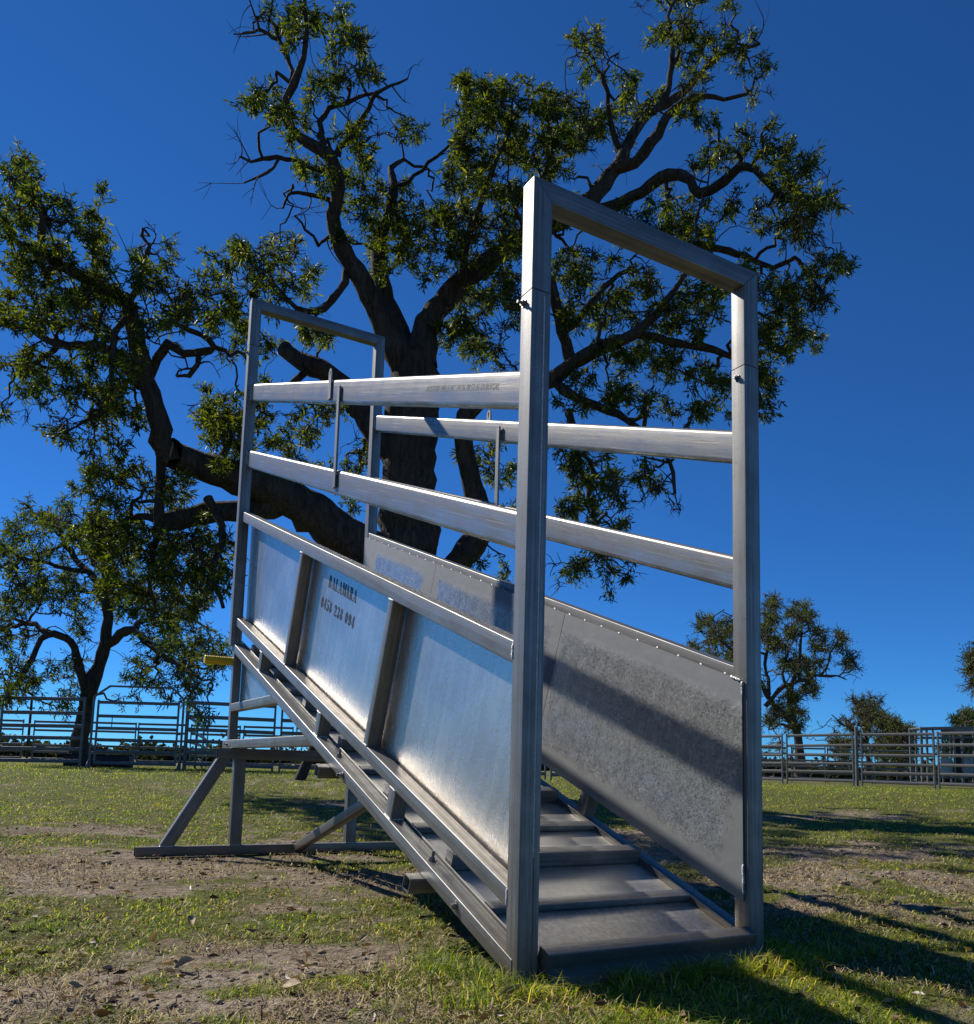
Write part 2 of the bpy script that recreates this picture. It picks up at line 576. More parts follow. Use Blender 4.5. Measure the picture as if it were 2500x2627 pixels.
def build_ground():
    rr = np.concatenate([[0.0], np.geomspace(.25, 1.2, 14, endpoint=False), np.geomspace(1.2, 9, 270, endpoint=False), np.geomspace(9, 4000, 130)])
    nr, na = len(rr) - 1, 760
    # finer towards the yard in view, all the way round
    t = np.linspace(-1, 1, na, endpoint=False)
    ang = YAW + np.pi * (0.35 * t + 0.65 * t ** 3)
    R, A = np.meshgrid(rr[1:], ang, indexing='ij')
    X = CAMPOS[0] + R * np.sin(A); Y = CAMPOS[1] + R * np.cos(A)
    Z = terrain(X, Y)
    V = np.stack([X, Y, Z], -1).reshape(-1, 3)
    i = np.arange(nr - 1)[:, None]; j = np.arange(na)[None, :]
    a = i * na + j; b = i * na + (j + 1) % na
    F = np.stack([a, a + na, b + na, b], -1).reshape(-1, 4)
    c = len(V)
    V = np.vstack([V, [[CAMPOS[0], CAMPOS[1], float(terrain(CAMPOS[0], CAMPOS[1]))]]])
    F2 = np.stack([np.full(na, c), np.arange(na), (np.arange(na) + 1) % na, np.full(na, c)], -1)
    me = bpy.data.meshes.new("ground")
    F2 = F2[:, :3]
    allf = np.concatenate([F.ravel(), F2.ravel()]).astype(np.int32)
    me.vertices.add(len(V)); me.vertices.foreach_set("co", V.astype(np.float32).ravel())
    me.loops.add(len(allf)); me.loops.foreach_set("vertex_index", allf)
    nf = len(F) + len(F2)
    me.polygons.add(nf)
    me.polygons.foreach_set("loop_start", np.concatenate([np.arange(len(F)) * 4, len(F) * 4 + np.arange(len(F2)) * 3]).astype(np.int32))
    me.polygons.foreach_set("loop_total", np.concatenate([np.full(len(F), 4), np.full(len(F2), 3)]).astype(np.int32))
    me.polygons.foreach_set("use_smooth", np.ones(nf, bool))
    me.update(calc_edges=True)
    at = me.attributes.new("turf", 'FLOAT', 'POINT')
    at.data.foreach_set("value", grass_density(V[:, 0], V[:, 1]).astype(np.float32))
    m, nt, b, out = new_mat("sandy_paddock_soil")
    v = coords(nt)
    n1 = noise(nt, v, 1.3, 6, .62)
    n2 = noise(nt, v, 22, 5, .65)
    n3 = noise(nt, v, 140, 3, .6)
    sand = ramp(nt, n2, [(.25, (.10, .074, .050)), (.40, (.30, .235, .165)), (.58, (.46, .375, .28)), (.8, (.54, .455, .35))])
    blot = ramp(nt, n1, [(.35, (.62, .58, .52)), (.65, (1, 1, 1))])
    sand = mixc(nt, 1.0, sand, blot, 'MULTIPLY')
    turf = mixc(nt, n2, (.060, .072, .016), (.21, .205, .055))
    at_n = N(nt, "ShaderNodeAttribute"); at_n.attribute_name = "turf"
    tf = ramp(nt, math_n(nt, 'ADD', at_n.outputs["Fac"], math_n(nt, 'MULTIPLY', math_n(nt, 'SUBTRACT', n2, .5), .6)), [(.35, 0.0), (.75, 1.0)])
    c = mixc(nt, tf, sand, turf)
    specks = ramp(nt, n3, [(.60, 0.0), (.68, 1.0)])
    c = mixc(nt, math_n(nt, 'MULTIPLY', specks, .5), c, (.05, .035, .022))
    nt.links.new(c, b.inputs["Base Color"])
    b.inputs["Roughness"].default_value = .95
    b.inputs["Specular IOR Level"].default_value = .15
    h = math_n(nt, 'ADD', math_n(nt, 'MULTIPLY', n2, .8), math_n(nt, 'MULTIPLY', n3, .2))
    bump(nt, h, 1.0, .075, b)
    o = link("ground", me, m)
    o["kind"] = "structure"


build_ground()

# ------------------------------------------------------------------ the loading ramp
S = 0.3665                                       # slope of the deck
TH = math.atan(S); CT, SN = math.cos(TH), math.sin(TH)
UV = Vector((0, CT, SN)); NV = Vector((0, -SN, CT))
W, LEN, H1, H3 = 1.0, 3.686, 2.485, 3.877
XA = Vector((1, 0, 0)); YA = Vector((0, 1, 0)); ZA = Vector((0, 0, 1))

# glyphs: fat condensed letters with hairline serifs, cell height 1
def g_rect(x0, y0, x1, y1): return [[(x0, y0), (x1, y0), (x1, y1), (x0, y1)]]
def g_bowl(cx, cy, ro, yo, ri, yi, a0, a1, n=14, dx=0.0):
    out = []
    for k in range(n):
        t0 = rad(a0 + (a1 - a0) * k / n); t1 = rad(a0 + (a1 - a0) * (k + 1) / n)
        out.append([(cx + dx + ri * math.cos(t0), cy + yi * math.sin(t0)), (cx + ro * math.cos(t0), cy + yo * math.sin(t0)),
                    (cx + ro * math.cos(t1), cy + yo * math.sin(t1)), (cx + dx + ri * math.cos(t1), cy + yi * math.sin(t1))])
    return out
GL = {
    'B': g_rect(.10, 0, .32, 1) + g_rect(.02, 0, .5, .085) + g_rect(.02, .915, .48, 1) + g_rect(.3, .49, .5, .54)
         + g_bowl(.46, .75, .30, .25, .08, .20, -90, 90) + g_bowl(.48, .265, .34, .265, .10, .215, -90, 90),
    'A': [[(.08, .03), (.17, .03), (.46, 1), (.38, 1)], [(.36, 1), (.52, 1), (.84, .03), (.60, .03)]] + g_rect(.2, .26, .66, .34) + g_rect(0, 0, .26, .085) + g_rect(.52, 0, .92, .085),
    'L': g_rect(.10, 0, .34, 1) + g_rect(.02, 0, .72, .085) + g_rect(.02, .915, .44, 1) + [[(.66, 0), (.76, 0), (.76, .34), (.72, .34)]],
    'M': g_rect(.06, 0, .15, 1) + [[(.06, 1), (.30, 1), (.56, .12), (.46, .0)], [(.50, .02), (.54, .02), (.80, 1), (.74, 1)]] + g_rect(.74, 0, .98, 1) + g_rect(0, 0, .24, .085) + g_rect(.66, 0, 1.05, .085) + g_rect(0, .915, .26, 1) + g_rect(.76, .915, 1.05, 1),
    'R': g_rect(.10, 0, .32, 1) + g_rect(.02, 0, .44, .085) + g_rect(.02, .915, .5, 1) + g_rect(.3, .48, .5, .53)
         + g_bowl(.46, .74, .30, .26, .08, .21, -90, 90) + [[(.42, .50), (.62, .46), (.76, .10), (.56, .08)], [(.56, .09), (.76, .11), (.90, .085), (.84, 0), (.66, 0)]],
    '0': g_bowl(.42, .5, .38, .5, .13, .45, 0, 360, 26),
    '8': g_bowl(.42, .755, .31, .245, .12, .20, 0, 360, 22) + g_bowl(.42, .265, .37, .265, .13, .215, 0, 360, 22),
    '4': g_rect(.46, 0, .68, 1) + [[(.0, .22), (.14, .26), (.54, .92), (.46, 1)]] + g_rect(0, .21, .84, .31) + g_rect(.36, 0, .78, .085),
    '5': g_rect(.10, .48, .15, 1) + g_rect(.10, .86, .72, 1) + g_bowl(.38, .31, .40, .31, .14, .26, -150, 130, 20) + g_bowl(.18, .17, .11, .11, 0, 0, 0, 360, 12),
    '2': g_bowl(.40, .70, .38, .30, .13, .25, -10, 165, 16) + [[(.52, .66), (.78, .66), (.30, .20), (.06, .10)]] + [[(.04, .0), (.80, .0), (.80, .19), (.04, .14)]] + g_rect(.76, 0, .80, .34) + g_bowl(.16, .72, .11, .11, 0, 0, 0, 360, 12),
    '3': g_bowl(.38, .75, .34, .25, .10, .20, -80, 150, 16) + g_bowl(.38, .265, .40, .265, .14, .215, -150, 85, 18) + g_rect(.26, .48, .44, .53) + g_bowl(.16, .80, .11, .10, 0, 0, 0, 360, 12) + g_bowl(.16, .17, .12, .11, 0, 0, 0, 360, 12),
    '9': g_bowl(.42, .66, .38, .34, .13, .29, 0, 360, 22) + g_bowl(.42, .5, .38, .5, .13, .45, -120, 20, 16) + g_bowl(.18, .15, .11, .11, 0, 0, 0, 360, 12),
}


def lettering(name, text, origin, U, Vv, nrm, adv, height, mat, parent, gw=.93):
    V = []; F = []
    x = 0.0; lay = 0
    for ch in text:
        if ch != ' ':
            for poly in GL[ch]:
                b = len(V)
                for (gx, gy) in poly:
                    V.append((x + gx * adv * gw, gy * height, (lay % 7) * .00004))
                F.append(tuple(range(b, b + len(poly))))
                lay += 1
        x += adv * (.62 if ch == ' ' else 1.0)
    R = Matrix((U, Vv, nrm)).transposed()
    return link(name, mesh_py(name, V, F), mat, parent, Matrix.Translation(Vector(origin)) @ R.to_4x4())


def tube_arrays(P, R, k, rough=0.0, seed=0):
    """skin one polyline; returns V, F"""
    P = np.asarray(P, float); R = np.asarray(R, float)
    n = len(P)
    T = np.gradient(P, axis=0)
    T /= np.linalg.norm(T, axis=1, keepdims=True) + 1e-9
    ref = np.array([0.3, 0.9, 0.2]) if abs(T[0, 1]) < .8 else np.array([1.0, 0.1, 0.1])
    A = np.zeros_like(P)
    a = np.cross(T[0], ref); a /= np.linalg.norm(a)
    for i in range(n):
        a = a - T[i] * (a @ T[i]); a /= np.linalg.norm(a) + 1e-9
        A[i] = a
    B = np.cross(T, A)
    t = np.arange(k) * 2 * np.pi / k
    rr = R[:, None] * np.ones((n, k))
    if rough:
        rs = np.random.default_rng(seed)
        w = rs.normal(size=(n, k)) * rough
        w = (w + np.roll(w, 1, 1) + np.roll(w, -1, 1)) / 2
        rr = rr * (1 + w)
    V = P[:, None, :] + rr[..., None] * (np.cos(t)[None, :, None] * A[:, None, :] + np.sin(t)[None, :, None] * B[:, None, :])
    i = np.arange(n - 1)[:, None]; j = np.arange(k)[None, :]
    q = i * k + j; q2 = i * k + (j + 1) % k
    F = np.stack([q, q2, q2 + k, q + k], -1).reshape(-1, 4)
    return V.reshape(-1, 3), F


def build_ramp():
    T = thing("loading_ramp", (0.5, 1.8, 0), 0, "galvanised steel cattle loading ramp with sheeted sides on a splayed stand", "loading ramp")

    def sl(name, x0, x1, y0, y1, ct, cb, mat, r=.0035, cut=True, **kw):
        c = (ct + cb) / 2
        xc = (x0 + x1) / 2
        return tube(name, (xc, y0, c + S * y0), (xc, y1, c + S * y1), XA, abs(x1 - x0), (ct - cb) * CT, mat, T, r,
                    YA if cut else None, YA if cut else None, **kw)

    def perp(name, xc, y, c, ln, w, d, mat, r=.004):
        p0 = Vector((xc, y, c + S * y)); p1 = p0 + NV * ln
        return tube(name, p0, p1, XA, w, d, mat, T, r)

    mir = lambda x, s: x if s == 0 else W - x

    # portals
    def portal(y0, zb, zj, H, x0, x1, front):
        yc = y0 + .0335
        for s, xo in ((0, x0 + .0355), (1, x1 - .0355)):
            pst = tube("post", (xo, yc, zb), (xo, yc, zj - .0018), XA, .071, .067, M_TUBE, T)
            tube("sleeve", (xo, yc, zj - .05), (xo, yc, zj + .05), XA, .058, .054, M_DARK, T)
            nrm = (1, 0, 1) if s == 0 else (1, 0, -1)
            e = .0006
            tube("hoop_upright", (xo, yc, zj + .0018), (xo - e if s == 0 else xo + e, yc, H - .0355 - e), XA, .071, .067, M_TUBE, T, cut1=nrm)
            if front:
                if s == 0:
                    under(hexbolt("bolt", (xo - .0355, yc + .014, zj - .03), (-1, 0, 0), M_BOLT, T, .010, .014), pst)
                else:
                    under(hexbolt("bolt", (xo - .0355, yc + .006, zj - .038), (-1, 0, 0), M_BOLT, T, .010, .004), pst)
            elif s == 0:
                under(hexbolt("bolt", (xo - .0355, yc, zj - .05), (-1, 0, 0), M_BOLT, T, .010, .010), pst)
        e = .0006
        tube("crossbeam", (x0 + .0355 + e, yc, H - .0355 + e), (x1 - .0355 - e, yc, H - .0355 + e), ZA, .071, .067, M_TUBE, T, cut0=(1, 0, 1), cut1=(1, 0, -1))

    portal(0.0, -.03, 2.105, H1, 0.0, 1.0, True)
    portal(LEN, 1.385, 3.53, H3, -.020, 1.0, False)
    # weld seam up the face of the near entry post
    tube("weld_seam", (.046, -.0006, .35), (.046, -.0006, 2.09), XA, .006, .003, M_WELD, T, .0008)
    # narrow stiffening strip beside it
    tube("edge_strip", (.0585, -.0012, 0.0), (.0585, -.0012, 2.098), XA, .018, .003, M_TUBE, T, .001)

    sheets = ([], []); rails = ([], [])
    for s in (0, 1):
        x = lambda v: mir(v, s)
        # oval rails
        r1a, r1b = (1.8015, 3.182) if s == 0 else (1.815, 3.176)
        r2a, r2b = (1.340, 2.700) if s == 0 else (1.336, 2.690)
        for a, b in ((r1a, r1b), (r2a, r2b)):
            rails[s].append(tube("rail", (x(.034), .066, a), (x(.034), LEN + .002, b), XA, .045, .121, M_RAIL, T, .018, YA, YA, n=6))
        # lifting lug on the top rail and the strap that ties the two rails
        yl = 1.945
        zt_ = r1a + (r1b - r1a) * (yl - .066) / 3.62 + .065
        V = []; F = []
        n = 12
        for t_, rr_ in ((0, None),):
            outer = [(-.02, -.09), (.02, -.09)] + [(.02 * math.cos(rad(a)), .055 + .02 * math.sin(rad(a))) for a in range(0, 181, 18)]
        k = len(outer)
        V = [(u, v, -.004) for u, v in outer] + [(u, v, .004) for u, v in outer]
        inner = [(.009 * math.cos(rad(a)), .05 + .018 * math.sin(rad(a))) for a in np.linspace(-90, 270, k, endpoint=False) ]
        # ring faces between the outline and the eye
        inner = []
        for u, v in outer:
            ang = math.atan2(v - .045, u)
            inner.append((.009 * math.cos(ang), .045 + .020 * math.sin(ang)))
        V += [(u, v, -.004) for u, v in inner] + [(u, v, .004) for u, v in inner]
        for i in range(k):
            j = (i + 1) % k
            F += [(i, j, k + j, k + i), (2 * k + j, 2 * k + i, 3 * k + i, 3 * k + j), (k + i, k + j, 3 * k + j, 3 * k + i), (j, i, 2 * k + i, 2 * k + j)]
        xl = .006 if s == 0 else .994 - .04
        R = Matrix((Vector((0, -1, 0)), ZA, Vector((-1, 0, 0)))).transposed().to_4x4()
        under(link("lug", mesh_py("lug", V, F), M_TUBE, T, Matrix.Translation((xl, yl, zt_ - .02)) @ R), rails[s][0])
        ys = 1.795
        za = r1a + (r1b - r1a) * (ys - .066) / 3.62 + .02
        zb = r2a + (r2b - r2a) * (ys - .066) / 3.62 - .03
        xs = .004 if s == 0 else .9305
        tube("strap", (xs, ys, zb), (xs, ys, za), YA, .034, .010, M_TUBE, T, .001)
        # sheeted side: top rail, bottom rail, mullions
        sl("top_rail", x(.002), x(.067), .066, LEN + .001, .969, .899, M_TUBE)
        sl("bottom_rail", x(.002), x(.064), .066, LEN + .02, .232, .173, M_TUBE)
        joints = (1.03, 2.28) if s == 0 else (1.11, 2.50)
        for yj in joints:
            p = Vector((x(.036), yj, .899 + S * yj))
            tube("mullion", p - NV * ((.899 - .232) * CT), p, XA, .064, .048, M_TUBE, T, .005)
        ct, cb = (.935, .200) if s == 0 else (.930, .165)
        xs0 = .0745 if s == 0 else .9225
        y0, y1 = (.05, LEN + .03) if s == 0 else (.020, LEN + .03)
        ends = [y0, *joints, y1]
        for k in range(3):
            def edge(i):
                if i in (0, 3):
                    return (ends[i], ct + S * ends[i]), (ends[i], cb + S * ends[i])
                d = .0016 * (1 if i == k else -1)
                a = Vector((0, ends[i] + d, ct + S * (ends[i] + d)))
                b = a - NV * ((ct - cb) * CT)
                return (a.y, a.z), (b.y, b.z)
            (at, ab), (bt, bb) = edge(k), edge(k + 1)
            poly = [(xs0, *ab), (xs0, *bb), (xs0, *bt), (xs0, *at)]
            if s == 0:
                mat = M_SHEET_L
            else:
                ln = (Vector((0, *bb)) - Vector((0, *ab))).length
                mat = galv_sheet("hammered_zinc_sheet", .30, True, half=(ln / 2, (ct - cb) * CT / 2), gsc=92.0)
            sheets[s].append(slab("side_sheet", poly, (1, 0, 0), .0032, mat, T))
        if s == 1:
            # tack welds along the top edge of the far sheet
            tack = mesh_py("weld_tack", *blob_mesh(.0065, .0035, .0015))
            y = .10
            while y < LEN:
                z = .934 + S * y
                under(link("weld_tack", tack, M_WELD, T, Matrix.Translation((.9225, y, z)) @ Matrix((Vector((0, -CT, -SN)), NV, Vector((-1, 0, 0)))).transposed().to_4x4()), sheets[1][int(y > joints[0]) + int(y > joints[1])])
                y += .122
        # stubs between stringer and side
        for yb in ((.952, 1.872, 3.0) if s == 0 else (.962, 1.89, 3.0)):
            p = Vector((x(.035), yb, .046 + S * yb)) + UV * .031
            tube("stub", p, p + NV * ((.175 - .046) * CT), XA, .060, .062, M_TUBE, T, .005)
        # stringer of the deck with the deck lip inside it
        sl("stringer", x(-.002), x(.064), .03, LEN + .045, .047, -.012, M_TUBE)
        sl("deck_lip", x(.0665), x(.0715), .03, LEN + .02, .056, -.004, M_TUBE, .0015)
        # rear leg, struts and the small triangular sheet
        tube("leg", (x(.034), LEN + .031, .690), (x(.034), LEN + .031, 1.42), XA, .053, .060, M_TUBE, T)
        for z, y0_, hh in ((.961, LEN + .002, .056), (.717, LEN + .175, .057)):
            tube("strut", (x(.031), y0_, z), (x(.031), (z + .013) / S, z), XA, .052, hh, M_TUBE, T, .005, cut1=NV)
        slab("corner_sheet", [(x(.066), 2.70, .985), (x(.066), LEN + .02, .985), (x(.066), LEN + .02, 1.34)], (1, 0, 0), .003, M_SHEET_L, T)

    # deck sheet between the stringers
    xs = (.0735, .9265)
    poly = [(xs[0], -.012, .030 - S * .012), (xs[1], -.012, .030 - S * .012), (xs[1], LEN, .030 + S * LEN), (xs[0], LEN, .030 + S * LEN)]
    poly = [poly[1], poly[2], poly[3], poly[0]]
    slab("deck_sheet", poly, -NV, .005, M_DECK, T)
    # cleats across the deck: a tall one, then a low one
    for k in range(0, 13):
        y = .29 * k - (.022 if k == 0 else .004)
        tall = k % 2 == 0
        hh = (.057 if tall else .023)
        if k == 0: hh = .056
        p = Vector((0, y, .0305 + S * y + .002)) + UV * .026 + NV * (hh / 2)
        a, b = (.076, .924)
        if k == 0: a, b = (.082, .926)
        tube("cleat", (a, p.y, p.z), (b, p.y, p.z), UV, .052, hh, M_TUBE, T, .0028)
    # entry lip plate down to the ground
    poly = [(.080, -.020, .033), (.932, -.020, .030), (.938, -.075, -.012), (.084, -.075, -.010)]
    slab("entry_lip", poly, (0, -.6, .8), .004, M_DARK, T)
    # square cross tubes under the deck
    for y in (.613, 1.635):
        p = Vector((0, y, -.0125 + S * y)) + UV * .0275 - NV * .0275
        tube("cross_tube", (-.058, p.y, p.z), (1.058, p.y, p.z), UV, .055, .055, M_TUBE, T, .006, wall=.003)
    # bolts of the stringer
    hexbolt("bolt", (-.002, .382, .158), (-1, 0, 0), M_BOLT, T, .0125, .003)
    hexbolt("bolt", (-.002, 1.478, .558), (-1, 0, 0), M_BOLT, T, .0125, .016)
    for y in (.628, 1.62):
        hexbolt("bolt", (.030, y, .0475 + S * y), NV, M_BOLT, T, .0125, .022)
    hexbolt("bolt", (.0045, LEN + .036, .717), (-1, 0, 0), M_BOLT, T, .009, .01)
    # yellow ribbed grip on the rear leg
    V = []; F = []; n = 18; prof = []
    ln = .185; k = 0
    xx = 0.0
    prof = [(0, .030)]
    while xx < ln - .012:
        prof += [(xx + .002, .0275), (xx + .010, .0275), (xx + .012, .0295)]
        xx += .014
    prof += [(ln - .004, .030), (ln, .027), (ln + .0005, .006), (ln - .004, .0055)]
    for (px, r) in prof:
        for i in range(n):
            a = 2 * math.pi * i / n
            V.append((-px, r * math.cos(a), r * math.sin(a)))
    for j in range(len(prof) - 1):
        for i in range(n):
            F.append((j * n + i, j * n + (i + 1) % n, (j + 1) * n + (i + 1) % n, (j + 1) * n + i))
    F.append(tuple((len(prof) - 1) * n + i for i in range(n)))
    link("grip", mesh_py("grip", V, F, 50), M_YELLOW, T, Matrix.Translation((.006, 3.722, 1.277)))["label"] = "yellow ribbed rubber grip"
    # splayed stand
    yb = 3.635
    tube("stand_bolster", (-.072, yb, .6535), (1.032, yb, .6535), YA, .070, .072, M_DARK, T, .006, wall=.003)
    tube("stand_base", (-.540, yb, .026), (1.500, yb, .026), YA, .068, .062, M_DARK, T, .006, wall=.003)
    for xc in (.072, .872):
        tube("stand_leg", (xc, yb, .0575), (xc, yb, .617), XA, .075, .062, M_DARK, T)
    for sgn, xm in ((1, .48), (-1, .48)):
        tube("stand_brace", (xm - sgn * .838, yb, .0575), (xm - sgn * .514, yb, .617), XA, .077, .058, M_DARK, T, .006, ZA, ZA)
    tube("stand_stay", (.490, 3.597, .036), (.490, 1.72, .588), XA, .056, .056, M_DARK, T, .005, YA, YA)
    tube("stay_gusset", (.463, 3.599, -.002), (.463, 3.599, .057), XA, .006, .05, M_DARK, T, .001)

    # weld beads, lumpy and brushed with zinc
    def bead(p0, p1, r_=.0045):
        p0 = Vector(p0); p1 = Vector(p1); L_ = (p1 - p0).length
        m_ = max(6, int(L_ / .005))
        P_ = np.array([p0.lerp(p1, t) for t in np.linspace(0, 1, m_)])
        P_ += rng.normal(size=P_.shape) * .0007
        R_ = r_ * (.75 + .35 * np.abs(np.sin(np.arange(m_) * 1.3)) + .12 * rng.normal(size=m_)); R_[0] = R_[-1] = r_ * .3
        V_, F_ = tube_arrays(P_, R_, 7)
        link("weld_bead", mesh_np("weld_bead", V_, F_, True), M_WELD, T)
    for s in (0, 1):
        for zc in ((1.8015, 1.340), (1.815, 1.336))[s]:
            xf = .0095 if s == 0 else .9415
            bead((xf, .0675, zc - .05), (xf, .0675, zc + .05))
            bead((xf, LEN - .001, zc + 1.37 - .05), (xf, LEN - .001, zc + 1.37 + .05), .004)
    bead((.002, .0675, .905 + S * .07), (.002, .0675, .962 + S * .07)); bead((.002, .0675, .178 + S * .07), (.002, .0675, .228 + S * .07))
    bead((.9215, .0185, .885), (.9215, .0185, .935)); bead((.9215, .0185, .20), (.9215, .0185, .30)); bead((.921, .021, .937), (.921, .072, .957))
    for yb in (.952, 1.872, 3.0):
        a_ = Vector((.0045, yb, .047 + S * yb)); bead(a_, a_ + UV * .062, .004)
        t_ = a_ + NV * (.125 * CT); bead(t_, t_ + UV * .062, .004)
        a2 = Vector((.006, yb, .047 + S * yb)); bead(a2, a2 + XA * .058, .004)
    for yj in (1.03, 2.28):
        p_ = Vector((.004, yj, .899 + S * yj)); bead(p_ - UV * .024, p_ + UV * .024, .004)
        q_ = p_ - NV * ((.899 - .232) * CT); bead(q_ - UV * .024, q_ + UV * .024, .004)
    bead((.0045, 2.70, .962 + .02), (.0045, 2.58, .962 - .025), .004); bead((.0045, 2.06, .742), (.0045, 1.92, .692), .004)
    for xc in (.034, .110, .8345, .9095):
        bead((xc, 3.6035, .0575), (xc, 3.6035, .064), .004)
    bead((.036, 3.6035, .058), (.108, 3.6035, .058), .004); bead((.836, 3.6035, .058), (.908, 3.6035, .058), .004); bead((-.405, 3.606, .058), (-.315, 3.606, .058), .004)

    # stencilled name and number
    U = Vector((0, -CT, -SN))
    under(lettering("stencil_name", "BALAMARA", (.0730, 2.021, 1.509), U, NV, Vector((-1, 0, 0)), .0552, .061, M_INK, T), sheets[0][1])
    for k, wd in enumerate(("0458", "238", "094")):
        p = Vector((.0730, 2.128, 1.422)) + U * (.0478 * (0, 4.62, 8.24)[k])
        under(lettering("stencil_number", wd, p, U, NV, Vector((-1, 0, 0)), .0478, .057, M_INK, T), sheets[0][1])
    # mill print along the top rail
    cu = bpy.data.curves.new("mill_print", 'FONT')
    cu.body = "AUSTUBE MILLS NC 24136 08:52:36 DURAGAL"
    cu.size = 1.0; cu.resolution_u = 2; cu.shear = .18
    tmp = bpy.data.objects.new("tmp_print", cu); COL.objects.link(tmp)
    bpy.context.view_layer.update()
    me = bpy.data.meshes.new_from_object(tmp.evaluated_get(bpy.context.evaluated_depsgraph_get()))
    bpy.data.objects.remove(tmp, do_unlink=True)
    co = np.array([v.co[:] for v in me.vertices])
    w = co[:, 0].max(); h = co[:, 1].max()
    a = Vector((0, .786, 2.068)); b = Vector((0, .213, 1.855))
    d = (b - a); Lp = d.length; d.normalize()
    up = Vector((0, d.z, -d.y)); up = up if up.z > 0 else -up
    for v in me.vertices:
        v.co = (v.co.x / w * Lp, v.co.y / h * .023, 0)
    me.materials.clear()
    R = Matrix((d, up, Vector((-1, 0, 0)))).transposed().to_4x4()
    under(link("mill_print", me, M_PRINT, T, Matrix.Translation((.0108, a.y, a.z)) @ R), rails[0][0])
    return T


def blob_mesh(rx, ry, rz, nu=8, nv=4):
    V = []; F = []
    for j in range(nv + 1):
        t = math.pi / 2 * j / nv
        for i in range(nu):
            a = 2 * math.pi * i / nu
            V.append((rx * math.cos(t) * math.cos(a), ry * math.cos(t) * math.sin(a), rz * math.sin(t)))
    for j in range(nv):
        for i in range(nu):
            F.append((j * nu + i, j * nu + (i + 1) % nu, (j + 1) * nu + (i + 1) % nu, (j + 1) * nu + i))
    return V, F


build_ramp()

# ------------------------------------------------------------------ trees
class Wood:
    def __init__(s): s.V = []; s.F = []; s.n = 0
    def add(s, P, R, k, rough=0, seed=0):
        V, F = tube_arrays(P, R, k, rough, seed)
        s.V.append(V); s.F.append(F + s.n); s.n += len(V)
    def mesh(s, name): return mesh_np(name, np.vstack(s.V), np.vstack(s.F), True)


def smooth_line(P, step, rs, jit):
    """resample a polyline with a Catmull-Rom curve and a little wander"""
    P = np.asarray(P, float)
    if len(P) == 2: P = np.vstack([P[0], (P[0] + P[1]) / 2, P[1]])
    Q = np.vstack([2 * P[0] - P[1], P, 2 * P[-1] - P[-2]])
    out = []
    for i in range(1, len(Q) - 2):
        L = np.linalg.norm(Q[i + 1] - Q[i])
        m = max(2, int(L / step))
        for t in np.arange(m) / m:
            a, b, c, d = Q[i - 1], Q[i], Q[i + 1], Q[i + 2]
            out.append(.5 * (2 * b + (c - a) * t + (2 * a - 5 * b + 4 * c - d) * t * t + (3 * b - a - 3 * c + d) * t ** 3))
    out.append(P[-1])
    out = np.array(out)
    if jit:
        w = rs.normal(size=out.shape) * jit
        w[0] = 0
        out[1:-1] += w[1:-1]
    return out


def leaves_mesh(name, C, D, size, rs, wid=.23, droop=.3):
    """one lance-shaped folded leaf per centre C with direction D"""
    n = len(C)
    D = D / (np.linalg.norm(D, axis=1, keepdims=True) + 1e-9)
    D[:, 2] -= droop
    D = D / (np.linalg.norm(D, axis=1, keepdims=True) + 1e-9)
    Rv = rs.normal(size=(n, 3))
    A = np.cross(D, Rv); A /= np.linalg.norm(A, axis=1, keepdims=True) + 1e-9
    B = np.cross(D, A)
    L = size * (.5 + 1.0 * rs.random(n))[:, None]
    w = L * wid * (.8 + .4 * rs.random(n))[:, None] / 2
    base = C
    mid = C + D * L * .45 + B * L * .04
    l = mid + A * w + B * w * .35
    r = mid - A * w + B * w * .35
    tip = C + D * L - B * L * .06
    V = np.stack([base, l, tip, r], 1).reshape(-1, 3)
    i = np.arange(n)[:, None] * 4
    F = np.concatenate([i + np.array([[0, 1, 2]]), i + np.array([[0, 2, 3]])], 0)
    return mesh_np(name, V, F)


